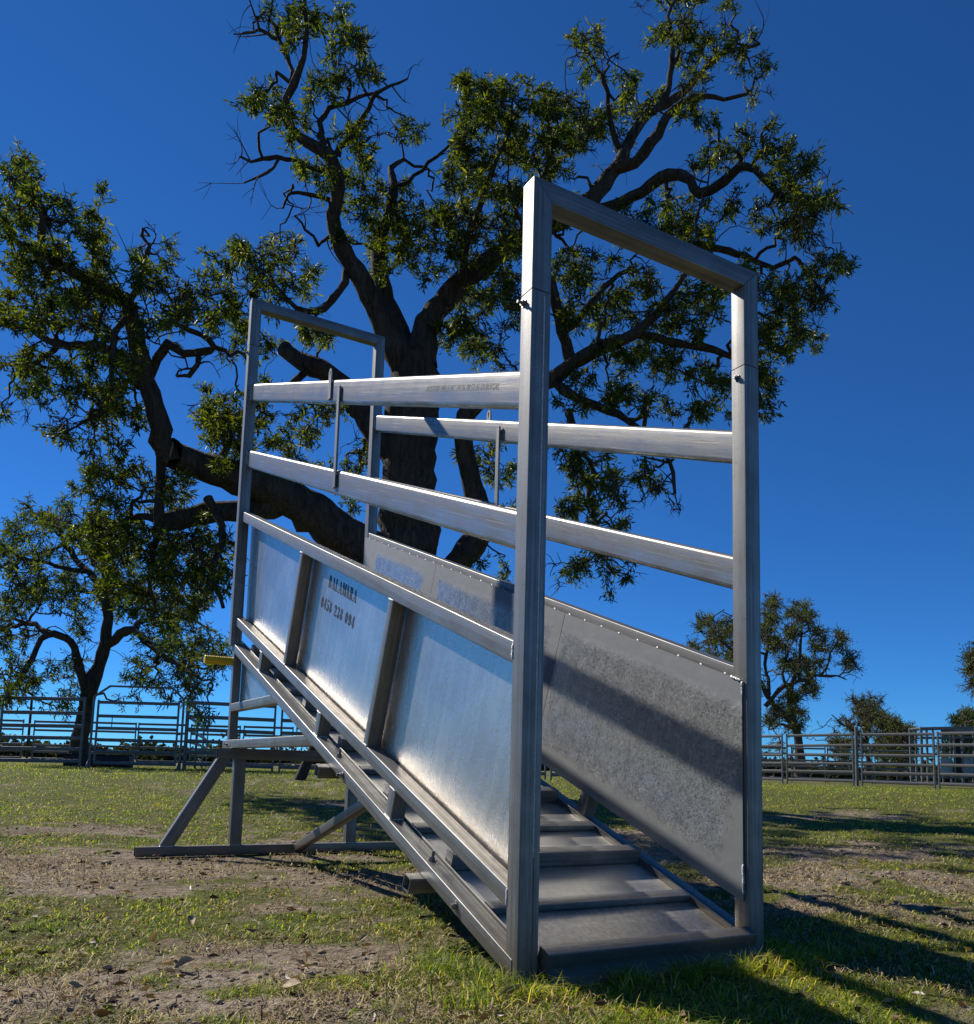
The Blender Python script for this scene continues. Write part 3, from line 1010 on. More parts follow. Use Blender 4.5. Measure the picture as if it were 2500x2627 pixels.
def grow(name, label, cat, depth, base_px, limbs, blobs, scale_px, leafmat, barkmat, n_cl, leaf, seed,
         per=(5, 11), twig=.30, group=None, spread=2.0, bare=0.15, cuts=(), droop=.35, ksides=14, sec=.14):
    """limbs: list of [(x, y, radius_px, depth offset)...] on the photo; blobs: (x, y, rx, ry, weight, depth offset).
    Every limb has its own distance; the finer growth reaches from the limbs to points spread through the blobs."""
    rs = np.random.default_rng(seed)
    root_p = unproj(base_px[0] * scale_px, base_px[1] * scale_px, np.array(depth))
    root_p[2] = float(terrain(root_p[0], root_p[1]))
    T = thing(name, tuple(root_p), 0, label, cat, group)
    mpp = depth / FPX * scale_px                     # metres per noted pixel
    trunk = Wood(); br = Wood()
    nodes = []; nrad = []
    for li, limb in enumerate(limbs):
        a = np.array(limb, float)
        P = unproj(a[:, 0] * scale_px, a[:, 1] * scale_px, depth + a[:, 3])
        rr = a[:, 2] * mpp
        big = rr.max() > .07 * depth / 15
        st = .16 if big else .13
        st *= depth / 15
        Q = smooth_line(P, st, rs, .020 * depth / 15 if not big else .012 * depth / 15)
        s0 = np.concatenate([[0], np.cumsum(np.linalg.norm(np.diff(P, axis=0), axis=1))]); s0 /= s0[-1]
        s1 = np.concatenate([[0], np.cumsum(np.linalg.norm(np.diff(Q, axis=0), axis=1))]); s1 /= s1[-1]
        R = np.interp(s1, s0, rr)
        R = R * (1 + .07 * np.sin(s1 * 23 + li) + (.035 if big else .09) * rs.normal(size=len(R)))
        if li == 0:
            # run the trunk into the soil with a flare
            R = R * (1 + .3 * np.exp(-s1 * 9))
            Q[0] = root_p - np.array([0, 0, .15])
        (trunk if big else br).add(Q, R, ksides if big else 7, .075, seed + li)
        if not big or li > 0:
            # dead twigs and spurs along the limb
            ntw = int(len(Q) * (.45 if not big else .12))
            for _t in range(ntw):
                ii = int(rs.integers(max(1, len(Q) // 5), len(Q)))
                tg = Q[min(ii + 1, len(Q) - 1)] - Q[ii - 1]; tg /= np.linalg.norm(tg) + 1e-9
                dv = tg * .5 + rs.normal(size=3) * .7; dv /= np.linalg.norm(dv)
                ln = (.25 + .6 * rs.random()) * min(depth / 15, 1.5)
                tt = np.linspace(0, 1, 6)[:, None]
                sd = rs.normal(size=3); sd /= np.linalg.norm(sd)
                K = Q[ii] + dv * ln * tt + sd * ln * .22 * np.sin(tt * np.pi * 1.2)
                br.add(K, np.linspace(min(R[ii] * .6, .016 * depth / 15), .003 * depth / 15, 6), 4)
                for _u2 in range(2):
                    k0 = K[rs.integers(2, 5)]; d2 = dv * .6 + rs.normal(size=3) * .6; d2 /= np.linalg.norm(d2)
                    br.add(np.array([k0, k0 + d2 * ln * .25 + sd * ln * .03, k0 + d2 * ln * .5]), np.array([.005, .004, .0025]) * depth / 15, 3)
        nodes.append(Q[1:] if li else Q[len(Q) // 3:]); nrad.append(R[1:] if li else R[len(Q) // 3:])
    nodes = np.vstack(nodes); nrad = np.concatenate(nrad)
    bl = np.array([b if len(b) == 6 else (*b, 1.0, 0.0)[:6] for b in [tuple(b) + ((1.0, 0.0)[len(b) - 4:] if len(b) < 6 else ()) for b in blobs]], float)
    area = bl[:, 2] * bl[:, 3] * bl[:, 4]
    cnt = np.maximum(1, np.round(n_cl * area / area.sum())).astype(int)
    pts = []
    for b, c in zip(bl, cnt):
        ang = rs.random(c) * 2 * np.pi; rad_ = np.sqrt(rs.random(c)) * (.75 + .35 * rs.random(c))
        x = b[0] + b[2] * rad_ * np.cos(ang); y = b[1] + b[3] * rad_ * np.sin(ang)
        z = depth + b[5] + rs.normal(size=c) * spread * .5
        pts.append(unproj(x * scale_px, y * scale_px, z))
    pts = np.vstack(pts)
    # join each point to the nearest wood, nearest first
    LC = []; LD = []
    remaining = np.ones(len(pts), bool)
    dist = np.full(len(pts), 1e9); near = np.zeros(len(pts), int)
    def upd(newn, base):
        for s in range(0, len(newn), 64):
            d = np.linalg.norm(pts[:, None, :] - newn[None, s:s + 64, :], axis=2)
            m = d.min(1); k = d.argmin(1)
            better = m < dist
            dist[better] = m[better]; near[better] = base + s + k[better]
    upd(nodes, 0)
    NL = [tuple(p) for p in nodes]; NR = list(nrad)
    q = depth / 15
    first = np.cumsum(cnt) - cnt
    prim = []
    for f0, c in zip(first, cnt):
        prim += list(range(f0, f0 + max(1, min(c, int(round(c * sec))))))
    prim = [int(v) for v in rs.permutation(prim)]
    nprim = len(prim)
    for step in range(len(pts)):
        d = np.where(remaining, dist, 1e9)
        bough = step < nprim
        i = prim[step] if bough else int(d.argmin())
        remaining[i] = False
        a = np.array(NL[near[i]]); b = pts[i]; ra = NR[near[i]]
        L = np.linalg.norm(b - a)
        if L < 1e-3: continue
        m = max(4, int(L / (.10 * q)) + 1)
        t = np.linspace(0, 1, m + 1)[:, None]
        side = rs.normal(size=3); side /= np.linalg.norm(side)
        Q = a + (b - a) * t + side * L * (.16 * np.sin(t * np.pi) + .06 * np.sin(t * np.pi * 2.7)) + np.array([0, 0, 1]) * L * .10 * np.sin(t * np.pi)
        wk = np.cumsum(rs.normal(size=(m - 1, 3)), 0) * (.055 if bough else .034) * q; wk -= np.linspace(0, 1, m - 1)[:, None] * wk[-1]
        Q[1:-1] += wk + rs.normal(size=(m - 1, 3)) * .014 * q
        r0 = min(ra * .8, ((.022 + .026 * L / q) if bough else (.012 + .018 * L / q)) * q)
        R = np.linspace(r0, (.011 if bough else .0065) * q, m + 1)
        br.add(Q, R, 5)
        b0 = len(NL)
        NL += [tuple(p) for p in Q[1:]]; NR += list(R[1:])
        upd(Q[1:], b0)
        # leafy twigs at the end and along the last stretch
        nt_ = rs.integers(per[0], per[0] + 3)
        bare_cl = rs.random() < bare
        dirm = Q[-1] - Q[-2]; dirm /= np.linalg.norm(dirm) + 1e-9
        for j in range(nt_):
            o = Q[-1 - (j % 2) * min(1, m - 1)] if j % 3 else Q[-1]
            dv = dirm * .45 + rs.normal(size=3) * .8 + np.array([0, 0, .10]); dv /= np.linalg.norm(dv)
            ln = twig * q * (.55 + .8 * rs.random())
            e = o + dv * ln
            mid = (o + e) / 2 + rs.normal(size=3) * ln * .12
            br.add(np.array([o, mid, e]), np.array([.0065, .005, .003]) * q * 1.2, 3)
            if bare_cl: continue
            nl = rs.integers(per[1] - 3, per[1] + 4)
            tt = .25 + .75 * rs.random(nl)[:, None]
            C = o * (1 - tt) ** 2 + mid * 2 * tt * (1 - tt) + e * tt ** 2 + rs.normal(size=(nl, 3)) * .02 * q
            LC.append(C); LD.append(dv * .5 + rs.normal(size=(nl, 3)) * .75)
    tr = link("trunk", trunk.mesh("trunk"), barkmat, T) if trunk.n else None
    link("branches", br.mesh("branches"), barkmat, T)
    C = np.vstack(LC); D = np.vstack(LD)
    link("crown", leaves_mesh("crown", C, D, leaf, rs, droop=droop), leafmat, T)
    for (x, y, r_, off, dirpx) in cuts:
        c = unproj(x * scale_px, y * scale_px, np.array(depth + off))
        n_ = Vector((_r * dirpx[0] - _u * dirpx[1] - _f * dirpx[2]).tolist()).normalized()
        V, F = blob_mesh(r_ * mpp, r_ * mpp, .03, 16, 4)
        cut = link("cut_end", mesh_py("cut_end", V, F, 60), M_CUT, T, Matrix.Translation(Vector(c.tolist())) @ Vector((0, 0, 1)).rotation_difference(n_).to_matrix().to_4x4())
        if tr is not None: under(cut, tr)
    return T


def lm(pts, off=0.0, off1=None):
    """[(x, y, r)] with the depth offset running from off to off1"""
    off1 = off if off1 is None else off1
    n = len(pts)
    return [(p[0], p[1], p[2], off + (off1 - off) * i / max(1, n - 1)) for i, p in enumerate(pts)]


BIG = [
    lm([(800, 1490, 74), (796, 1350, 66), (792, 1200, 60), (790, 1090, 58), (788, 1000, 54), (790, 900, 50), (796, 800, 50), (800, 735, 46), (798, 690, 42)]),
    # leaders
    lm([(790, 720, 30), (764, 672, 26), (735, 622, 22), (710, 570, 19), (688, 522, 17), (663, 486, 16), (643, 439, 14), (645, 389, 13), (650, 335, 13), (627, 295, 11), (569, 259, 9), (548, 216, 8), (566, 162, 6.5), (584, 108, 5), (591, 54, 4), (587, -10, 3)], 0, -1.5),
    lm([(800, 715, 30), (775, 660, 26), (752, 610, 23), (736, 555, 20), (731, 468, 14), (749, 414, 11), (757, 360, 9), (753, 324, 7), (778, 306, 4)], .3, 1.5),
    lm([(808, 700, 34), (818, 640, 28), (850, 585, 23), (915, 522, 20), (1000, 468, 18), (1090, 420, 17), (1151, 372, 16), (1183, 328, 14), (1199, 300, 13), (1223, 248, 11), (1255, 216, 10), (1327, 168, 7), (1375, 116, 6), (1415, 96, 4.5), (1463, 84, 3)], .2, 1.8),
    lm([(1151, 372, 13), (1190, 325, 12), (1223, 312, 12), (1255, 272, 10), (1287, 224, 8), (1315, 196, 7), (1360, 185, 5), (1395, 190, 4), (1440, 180, 3)], 1, 0),
    lm([(1255, 216, 8), (1287, 176, 7), (1295, 80, 5.5), (1287, 32, 4), (1307, -15, 3)], 1.2, 1.6),
    lm([(1199, 305, 7), (1175, 240, 6), (1170, 180, 4.5), (1150, 130, 3.5), (1120, 70, 2.5)], 1.2, .6),
    # right-hand limb
    lm([(1120, 405, 13), (1180, 400, 13), (1235, 368, 12), (1287, 336, 11), (1327, 348, 10), (1347, 372, 10), (1395, 348, 9), (1423, 320, 8), (1455, 328, 7), (1487, 360, 6), (1515, 384, 5), (1555, 380, 3.5), (1590, 400, 2)], 1, -1),
    lm([(1150, 440, 10), (1250, 455, 9), (1330, 470, 8), (1387, 480, 7), (1435, 492, 6), (1487, 516, 5), (1531, 496, 4), (1545, 516, 3), (1580, 560, 2)], 1.2, -.5),
    # second stem on the right
    lm([(826, 1180, 40), (860, 1110, 30), (900, 1062, 26), (929, 1010, 22), (916, 950, 20), (902, 900, 19), (893, 850, 18), (895, 800, 17), (925, 765, 17), (985, 750, 17), (1065, 728, 16), (1102, 701, 13), (1161, 670, 11), (1222, 643, 9), (1281, 584, 7), (1315, 533, 5), (1350, 500, 3)], .3, -1.2),
    lm([(1222, 643, 8), (1308, 660, 7), (1394, 680, 5.5), (1440, 720, 4), (1470, 780, 2.5)], -.6, -1),
    lm([(1065, 728, 10), (1100, 760, 8), (1170, 790, 7), (1240, 830, 5.5), (1290, 890, 4), (1300, 950, 2.5)], -.6, -1.8),
    lm([(1090, 635, 8), (1135, 590, 6), (1178, 540, 5), (1219, 512, 3)], -.3, .3),
    lm([(1099, 700, 11), (1085, 640, 10), (1070, 590, 9), (1062, 540, 8), (1030, 490, 6), (1000, 420, 4), (980, 350, 2.5)], -.4, -1),
    lm([(1095, 790, 7), (1105, 860, 6), (1130, 930, 5), (1150, 1010, 3.5), (1170, 1070, 2)], -.8, -1.5),
    # left leaders' boughs
    lm([(649, 300, 7), (688, 245, 5.5), (717, 191, 4), (735, 176, 3), (785, 151, 1.6)], -.8, -1.8),
    lm([(627, 295, 7), (615, 250, 6), (634, 209, 5), (681, 193, 4), (721, 180, 3)], -.8, -.2),
    lm([(649, 335, 6), (591, 319, 5), (537, 302, 4), (483, 310, 2.5), (462, 302, 1.4)], -.8, -1.8),
    lm([(537, 305, 3), (500, 340, 2.4), (470, 352, 1.4)], -1.4, -1.6),
    lm([(566, 162, 5), (544, 90, 4), (501, 61, 3), (450, 65, 1.5)], -1, -.4),
    lm([(501, 61, 2.6), (488, 25, 2), (478, -10, 1.2)], -.7, -.9),
    lm([(643, 389, 5), (600, 375, 4), (560, 372, 3), (545, 400, 1.8)], -.4, -1),
    lm([(640, 450, 4), (610, 470, 3), (590, 440, 2.2), (568, 415, 1.5)], -.4, -1.2),
    lm([(672, 505, 8), (663, 545, 7), (640, 575, 6.5), (609, 603, 6), (570, 590, 4.5), (540, 560, 3), (520, 530, 2)], -.3, -1.2),
    lm([(757, 360, 5), (800, 340, 4), (840, 300, 3), (880, 260, 2)], 1, .5),
    lm([(890, 540, 9), (900, 460, 7), (930, 380, 6), (960, 300, 4.5), (985, 230, 3)], .2, -.8),
    lm([(1000, 468, 8), (1020, 400, 6), (1050, 330, 5), (1070, 250, 3.5)], .5, .2),
    # sawn-off limb behind the rear hoop
    lm([(775, 900, 30), (735, 845, 26), (690, 780, 23), (634, 720, 21), (590, 700, 19), (548, 672, 17)], 0, .8),
    lm([(600, 705, 8), (560, 740, 6), (520, 770, 4), (480, 790, 3)], .6, -.4),
    # the great low limb to the left
    lm([(770, 1120, 52), (720, 1075, 46), (660, 1030, 40), (600, 985, 36), (540, 948, 33), (480, 930, 30), (410, 905, 27), (345, 880, 24), (326, 872, 23)], 0, -1.5),
    lm([(560, 965, 24), (500, 980, 20), (420, 985, 18), (350, 1000, 17), (304, 1006, 16)], -.6, -1.2),
    lm([(330, 890, 18), (312, 849, 18), (297, 777, 17), (280, 735, 17), (274, 712, 16), (263, 644, 13), (244, 587, 12), (228, 568, 11), (171, 541, 9), (129, 518, 8), (88, 491, 7), (80, 453, 6), (84, 415, 5.5), (72, 385, 4.5), (30, 351, 3.5), (-10, 315, 2.5)], -1.5, -2.5),
    lm([(272, 740, 11), (228, 684, 9), (183, 667, 8), (114, 663, 7), (57, 636, 5), (0, 625, 4), (-40, 640, 3)], -1.6, -.6),
    lm([(285, 725, 9), (305, 690, 8), (324, 663, 7.5), (354, 678, 7), (404, 674, 6), (404, 655, 5), (343, 625, 4), (320, 600, 3)], -1.6, -2.3),
    lm([(381, 678, 5), (385, 697, 4.5), (365, 720, 4), (339, 724, 1.8)], -2, -2.2),
    lm([(248, 600, 6), (225, 640, 5), (215, 700, 4.5), (210, 770, 4), (180, 800, 3), (130, 830, 2)], -1.9, -2.6),
    lm([(244, 587, 6), (270, 540, 5), (285, 490, 4), (275, 440, 2.5)], -1.9, -1.2),
    lm([(114, 663, 5), (60, 700, 4), (10, 700, 3)], -1, -.4),
    lm([(312, 860, 9), (309, 920, 9), (306, 990, 9), (300, 1040, 6), (290, 1110, 4), (300, 1180, 2.5)], -1.5, -1.2),
    lm([(400, 960, 8), (430, 1030, 6), (410, 1100, 4.5), (430, 1170, 3)], -1.2, -2.0),
    lm([(300, 1000, 7), (240, 1000, 6), (200, 1040, 4), (180, 1090, 3)], -1.2, -.6),
    lm([(420, 905, 8), (440, 850, 6), (460, 810, 4), (480, 770, 3)], -1, .2),
]
BIGB = [(590, 45, 95, 55, .8, -1), (680, 110, 55, 60, .8, -1.4), (510, 195, 50, 45, .9, -1), (620, 150, 60, 50, .4, -1), (570, 235, 50, 40, .8, -1), (690, 262, 50, 40, .8, -.6), (780, 262, 35, 35, .9, .8), (620, 335, 50, 40, .8, -.8),
        (690, 350, 60, 50, .9, .5), (760, 400, 70, 70, .9, .6), (700, 430, 50, 60, .8, .2), (820, 470, 80, 70, 1, .4), (740, 500, 50, 40, .8, .6),
        (910, 195, 50, 50, 1.2, -.6), (1000, 195, 80, 42, 1.3, -.2), (1085, 225, 60, 50, 1.2, .2), (950, 265, 80, 60, 1.2, -.5), (1050, 300, 80, 60, 1.2, .2), (890, 330, 40, 50, 1, -.2), (940, 380, 80, 60, 1.2, -.4), (1030, 400, 80, 50, 1.2, .3), (860, 430, 50, 50, 1, 0),
        (940, 470, 80, 50, 1.2, -.2), (980, 560, 60, 70, 1.1, -.4), (910, 600, 60, 50, 1, .2), (870, 650, 50, 40, .9, .6), (950, 660, 50, 50, 1, -.2),
        (1125, 90, 35, 60, .7, .8), (1180, 120, 30, 40, .4, 1), (1280, 35, 60, 50, .7, 1.5), (1370, 40, 80, 60, .6, 1.2), (1440, 110, 50, 60, .55, 1.5), (1340, 130, 60, 50, .6, 1), (1240, 170, 50, 40, .7, 1.2), (1190, 230, 50, 50, .9, 1.2), (1130, 250, 40, 50, .9, .8), (1330, 230, 60, 40, .5, .6), (1470, 200, 30, 40, .3, 1),
        (1480, 275, 50, 40, .8, -.4), (1370, 305, 60, 35, .8, .2), (1530, 330, 60, 45, .9, -.8), (1585, 385, 42, 45, .8, -1), (1500, 410, 70, 50, .9, -.6), (1560, 440, 50, 40, .8, -.8), (1430, 400, 50, 40, .7, -.2), (1310, 400, 60, 35, 1.0, .6), (1260, 430, 80, 40, 1.2, .8), (1330, 450, 60, 30, 1, .6),
        (1600, 510, 45, 35, .8, -.8), (1555, 560, 55, 50, .9, -.6), (1490, 580, 60, 60, 1, -.4), (1420, 540, 60, 50, .9, 0), (1530, 640, 60, 50, .9, -.5), (1600, 600, 25, 30, .5, -.7), (1470, 680, 50, 60, 1, -.6), (1480, 770, 30, 50, .8, -.8), (1430, 760, 40, 60, .8, -.8),
        (1120, 520, 60, 50, 1.1, .2), (1210, 540, 70, 40, 1, .4), (1130, 600, 60, 45, 1, -.2), (1250, 590, 80, 50, 1, -.2), (1340, 600, 60, 60, 1, -.6), (1190, 680, 60, 40, .9, -.6), (1290, 690, 70, 45, .9, -.8), (1360, 720, 40, 60, .8, -.9), (1110, 750, 50, 40, .9, -.9), (1210, 770, 80, 40, .9, -1),
        (1320, 800, 40, 40, .5, -1), (1090, 870, 50, 50, .8, -1), (1180, 910, 90, 45, .9, -1.4), (1280, 960, 50, 35, .7, -1.6), (1110, 980, 50, 60, .7, -1.2), (1190, 1000, 60, 40, .6, -1.4), (1160, 1090, 70, 32, .6, -1.4), (1200, 1130, 25, 30, .4, -1.4), (1070, 1110, 40, 40, .5, -1), (1360, 880, 20, 50, .3, -1.2),
        (900, 860, 30, 50, .6, .8), (960, 880, 35, 60, .8, .6), (965, 980, 30, 40, .7, .6), (690, 870, 30, 50, .8, .8), (680, 960, 40, 40, .7, 1), (590, 900, 50, 30, .6, .6), (960, 1080, 40, 40, .3, .6),
        (40, 345, 50, 45, .9, -2.4), (15, 420, 50, 60, 1, -2.4), (120, 425, 60, 55, .8, -2.2), (175, 400, 30, 40, .35, -2), (75, 510, 70, 50, 1.1, -2.2), (190, 470, 35, 50, .8, -1.6), (190, 560, 80, 40, 1, -2), (295, 530, 55, 40, .9, -1.4), (310, 490, 40, 25, .8, -1.4),
        (50, 600, 70, 45, 1.1, -1.4), (150, 610, 80, 50, 1.1, -1.6), (250, 640, 50, 60, .8, -1.8), (320, 590, 50, 40, .9, -2.2), (390, 570, 50, 55, .9, -2), (430, 620, 40, 50, .9, -1.8), (450, 520, 45, 50, .8, -1.4), (530, 500, 60, 50, 1, -1), (520, 560, 60, 40, .9, -.8), (590, 540, 30, 35, .7, -.8),
        (590, 640, 60, 35, .8, -.4), (460, 690, 35, 40, .6, -1), (500, 640, 40, 30, .7, -.8), (80, 715, 70, 45, 1, -.8), (180, 720, 80, 50, 1.1, -1.8), (230, 790, 60, 45, .9, -2.2), (130, 800, 60, 45, .6, -2), (200, 850, 50, 30, .5, -2.2), (30, 770, 40, 40, .5, -.8),
        (420, 820, 60, 50, 1.2, -.4), (400, 775, 40, 30, .9, -.4), (480, 800, 50, 45, 1, 0), (555, 850, 45, 50, .9, .3), (620, 810, 40, 50, .9, .4), (540, 740, 40, 35, .6, .2), (450, 880, 60, 30, .9, -.6),
        (215, 930, 75, 50, 1.1, -1), (320, 950, 50, 50, 1, -1.4), (200, 1020, 70, 60, 1.3, -.8), (270, 1070, 80, 60, 1.4, -1.2), (360, 1090, 70, 60, 1.2, -1.4), (410, 1040, 50, 40, 1.1, -1.6), (420, 1140, 45, 50, .9, -1.8), (330, 1170, 60, 45, 1, -1.2), (240, 1150, 60, 40, .9, -.8)]

grow("peppermint_tree", "huge gnarled dark-barked tree spreading behind the loading ramp", "tree", 15.0, (800, 1497), BIG, BIGB, OV, M_LEAF, M_BARK,
     1950, .098, 5, per=(8, 11), twig=.185, spread=1.8, bare=.26, sec=.19,
     cuts=[(326, 872, 22, -1.5, (-.85, -.25, .55)), (304, 1006, 16, -1.2, (-.8, .2, .5)), (545, 670, 17, .8, (-.6, -.5, .6))])

LEFT = [
    lm([(147, 1475, 15), (155, 1420, 14.5), (166, 1364, 14), (178, 1320, 13.5), (190, 1280, 13), (203, 1236, 11), (207, 1190, 9), (203, 1140, 8), (200, 1080, 6), (190, 1030, 4)]),
    lm([(166, 1372, 9), (160, 1310, 8.5), (148, 1262, 8), (138, 1236, 7.5), (106, 1223, 6.5), (80, 1230, 5.5), (60, 1270, 5), (40, 1310, 4), (10, 1335, 2.5)], 0, -2),
    lm([(205, 1240, 10), (232, 1222, 9), (256, 1214, 7), (280, 1235, 6), (307, 1258, 5.5), (352, 1284, 4), (390, 1310, 2.5)], 0, -2.5),
    lm([(203, 1140, 7), (170, 1100, 6.5), (148, 1078, 6), (130, 1050, 5), (110, 1020, 3.5), (90, 990, 2)], 0, 2),
    lm([(106, 1223, 6), (60, 1200, 5), (20, 1205, 4), (-20, 1215, 3)], -.6, 1),
    lm([(207, 1180, 7), (240, 1140, 5.5), (290, 1110, 4), (330, 1120, 3)], 0, 2),
    lm([(170, 1100, 5), (110, 1090, 4), (60, 1080, 3), (20, 1060, 2)], .6, -2),
    lm([(256, 1214, 5), (300, 1190, 4), (350, 1190, 3), (400, 1210, 2)], -.6, 1),
]
LEFTB = [(60, 1010, 55, 40, 1, 0), (115, 985, 40, 30, .9, 1), (25, 1080, 50, 50, 1, -1), (90, 1090, 60, 40, 1, 0), (150, 1030, 40, 40, .8, 1), (40, 1150, 60, 40, 1, 0), (110, 1150, 60, 35, .9, -1), (20, 1220, 50, 35, 1, 1), (60, 1290, 50, 35, .8, -1.5),
         (15, 1330, 40, 25, .8, -2), (125, 1300, 30, 40, .8, 0), (125, 1350, 30, 20, .7, 0), (165, 1190, 40, 40, .8, 1), (260, 1160, 60, 40, .9, 1), (330, 1180, 60, 40, .9, 1), (300, 1240, 50, 35, .7, -1), (370, 1230, 60, 40, .9, -.5), (310, 1290, 60, 35, .8, -2), (385, 1290, 50, 40, .9, -2), (345, 1340, 40, 20, .7, -2), (250, 1290, 30, 30, .5, -1), (420, 1250, 30, 40, .8, 0), (230, 1100, 60, 40, .9, 2), (385, 1370, 25, 18, .6, -2), (250, 1345, 25, 14, .5, -1)]
grow("spreading_tree", "forked leaning tree growing behind the left-hand yard gate", "tree", 27.0, (148, 1478), LEFT, LEFTB, OV, M_LEAF2, M_BARK, 390, .15, 11, per=(6, 9), twig=.19, spread=3.5, bare=.1)


def zpt(x, y): return (1700 + x * .42644, 1450 + y * .42644)
def zl(pts, off=0, off1=None): return lm([(*zpt(p[0], p[1]), p[2] * .42644) for p in pts], off, off1)
def zb(bl): return [(*zpt(b[0], b[1]), b[2] * .42644, b[3] * .42644, b[4] if len(b) > 4 else 1.0, b[5] if len(b) > 5 else 0.0) for b in bl]

RT = [zl([(830, 1270, 30), (825, 1150, 27), (815, 1030, 25), (790, 930, 22), (770, 840, 20), (765, 760, 17), (790, 680, 13), (820, 600, 11), (830, 480, 8), (845, 340, 5)]),
      zl([(800, 950, 18), (700, 870, 17), (640, 800, 16), (600, 720, 14), (560, 640, 12), (500, 560, 9), (420, 500, 7), (330, 440, 5)], 0, -3),
      zl([(620, 850, 16), (700, 745, 15), (780, 710, 13), (870, 685, 12), (955, 660, 10), (1060, 672, 6), (1110, 690, 3)], -1, -3),
      zl([(955, 662, 8), (1000, 580, 6), (1045, 480, 4), (1080, 410, 3)], -2, -2),
      zl([(1060, 672, 5), (1120, 640, 4), (1160, 600, 3)], -3, -3),
      zl([(640, 780, 12), (620, 640, 10), (630, 500, 8), (650, 350, 6), (660, 220, 4)], -1, 2),
      zl([(770, 800, 9), (720, 650, 8), (760, 520, 6), (800, 430, 4)], 1, 2),
      zl([(815, 1000, 10), (760, 970, 9), (690, 960, 7), (640, 990, 4)], 0, -2),
      zl([(500, 570, 6), (380, 570, 5), (260, 560, 4), (200, 500, 3)], -2, 0)]
RTB = zb([(255, 360, 60, 50), (330, 440, 65, 70), (400, 370, 50, 60), (205, 500, 42, 35), (275, 570, 60, 40), (380, 560, 60, 50), (470, 480, 60, 60), (540, 380, 60, 70), (655, 290, 50, 80), (640, 420, 60, 60), (660, 215, 40, 32), (830, 280, 80, 50), (850, 330, 70, 40), (780, 420, 70, 45), (700, 480, 60, 50),
          (945, 420, 50, 50), (1050, 420, 48, 35), (955, 500, 50, 35), (1080, 500, 38, 28), (1110, 590, 55, 45), (950, 585, 45, 28), (840, 590, 70, 50), (760, 590, 55, 55), (870, 650, 60, 40), (880, 740, 55, 55), (790, 780, 70, 45), (700, 880, 60, 50), (820, 890, 40, 45), (650, 940, 50, 35), (780, 960, 60, 35), (560, 720, 50, 50), (680, 1080, 40, 30, .6), (730, 1220, 30, 30, .4)])
grow("tall_gum_tree", "tall open-crowned gum tree rising beside the right-hand ramp post", "tree", 62.0, zpt(832, 1275), RT, RTB, 1.0, M_LEAF2, M_BARK_FAR, 420, .18, 21, per=(7, 9), twig=.15, spread=7, bare=.04, droop=.1)

R2 = [zl([(1245, 1290, 16), (1240, 1180, 14), (1235, 1050, 12), (1225, 950, 9), (1215, 860, 6)]), zl([(1238, 1080, 9), (1160, 1000, 7), (1090, 960, 5), (1020, 900, 3)], 0, -3), zl([(1235, 1060, 8), (1300, 980, 6), (1330, 900, 4)], 0, 2),
      zl([(1020, 920, 3), (980, 970, 2), (940, 985, 1.4)], -3, -3)]
R2B = zb([(1190, 830, 70, 40), (1270, 830, 60, 40), (1240, 890, 100, 50), (1150, 960, 60, 40, .5), (1290, 950, 90, 45), (1200, 990, 80, 40, .8), (1060, 1080, 80, 45, .9), (1150, 1080, 80, 40), (1050, 980, 50, 40, .25), (1120, 1150, 90, 40, .8)])
grow("dry_gum_tree", "olive dry-looking gum tree with dead twigs beyond the right yards", "tree", 78.0, zpt(1245, 1285), R2, R2B, 1.0, M_LEAF_OLIVE, M_BARK_FAR, 130, .20, 31, per=(8, 10), twig=.13, sec=.1, spread=8, bare=.05, droop=.1)
R3 = [zl([(1420, 1290, 12), (1415, 1180, 11), (1400, 1080, 8), (1380, 1000, 5)]), zl([(1410, 1100, 6), (1460, 1030, 4), (1480, 990, 3)], 0, -2)]
R3B = zb([(1350, 950, 60, 40), (1420, 980, 60, 40), (1470, 1010, 40, 40), (1390, 1050, 110, 50), (1330, 1110, 90, 40), (1450, 1110, 80, 40), (1400, 1180, 110, 40, .7)])
grow("round_gum_tree", "low dark rounded tree between the dry gum and the cattle crush", "tree", 70.0, zpt(1420, 1285), R3, R3B, 1.0, M_LEAF2, M_BARK_FAR, 170, .18, 41, per=(8, 9), twig=.13, sec=.1, spread=6, bare=.03, droop=.1)
R4 = [zl([(2090, 1320, 22), (2080, 1150, 20), (2060, 950, 17), (2020, 780, 12), (1960, 660, 8), (1900, 580, 5)]), zl([(2050, 900, 10), (1980, 760, 7), (1900, 700, 4)], 0, -2)]
R4B = zb([(1870, 555, 32, 36), (1890, 620, 50, 50), (1885, 715, 40, 36), (1975, 560, 70, 60), (2010, 660, 90, 60), (2080, 580, 90, 70), (1950, 490, 50, 30)])
grow("edge_gum_tree", "brownish tree crown cut off by the right edge above the crush", "tree", 55.0, zpt(2090, 1320), R4, R4B, 1.0, M_LEAF_OLIVE, M_BARK_FAR, 230, .20, 51, per=(5, 9), twig=.19, spread=5, bare=.04, droop=.1)
R5 = [zl([(1880, 1290, 14), (1875, 1150, 12), (1860, 1020, 9), (1840, 940, 6)]), zl([(1865, 1040, 7), (1800, 980, 5), (1760, 940, 3)])]
R5B = zb([(1780, 930, 42, 28), (1835, 895, 40, 30), (1805, 970, 65, 32), (1870, 930, 55, 45), (1900, 1000, 80, 50), (1830, 1030, 90, 45), (1740, 1020, 40, 30, .6), (1960, 960, 60, 50), (1720, 1100, 60, 45, .8), (1810, 1110, 80, 50), (1900, 1100, 80, 50)])
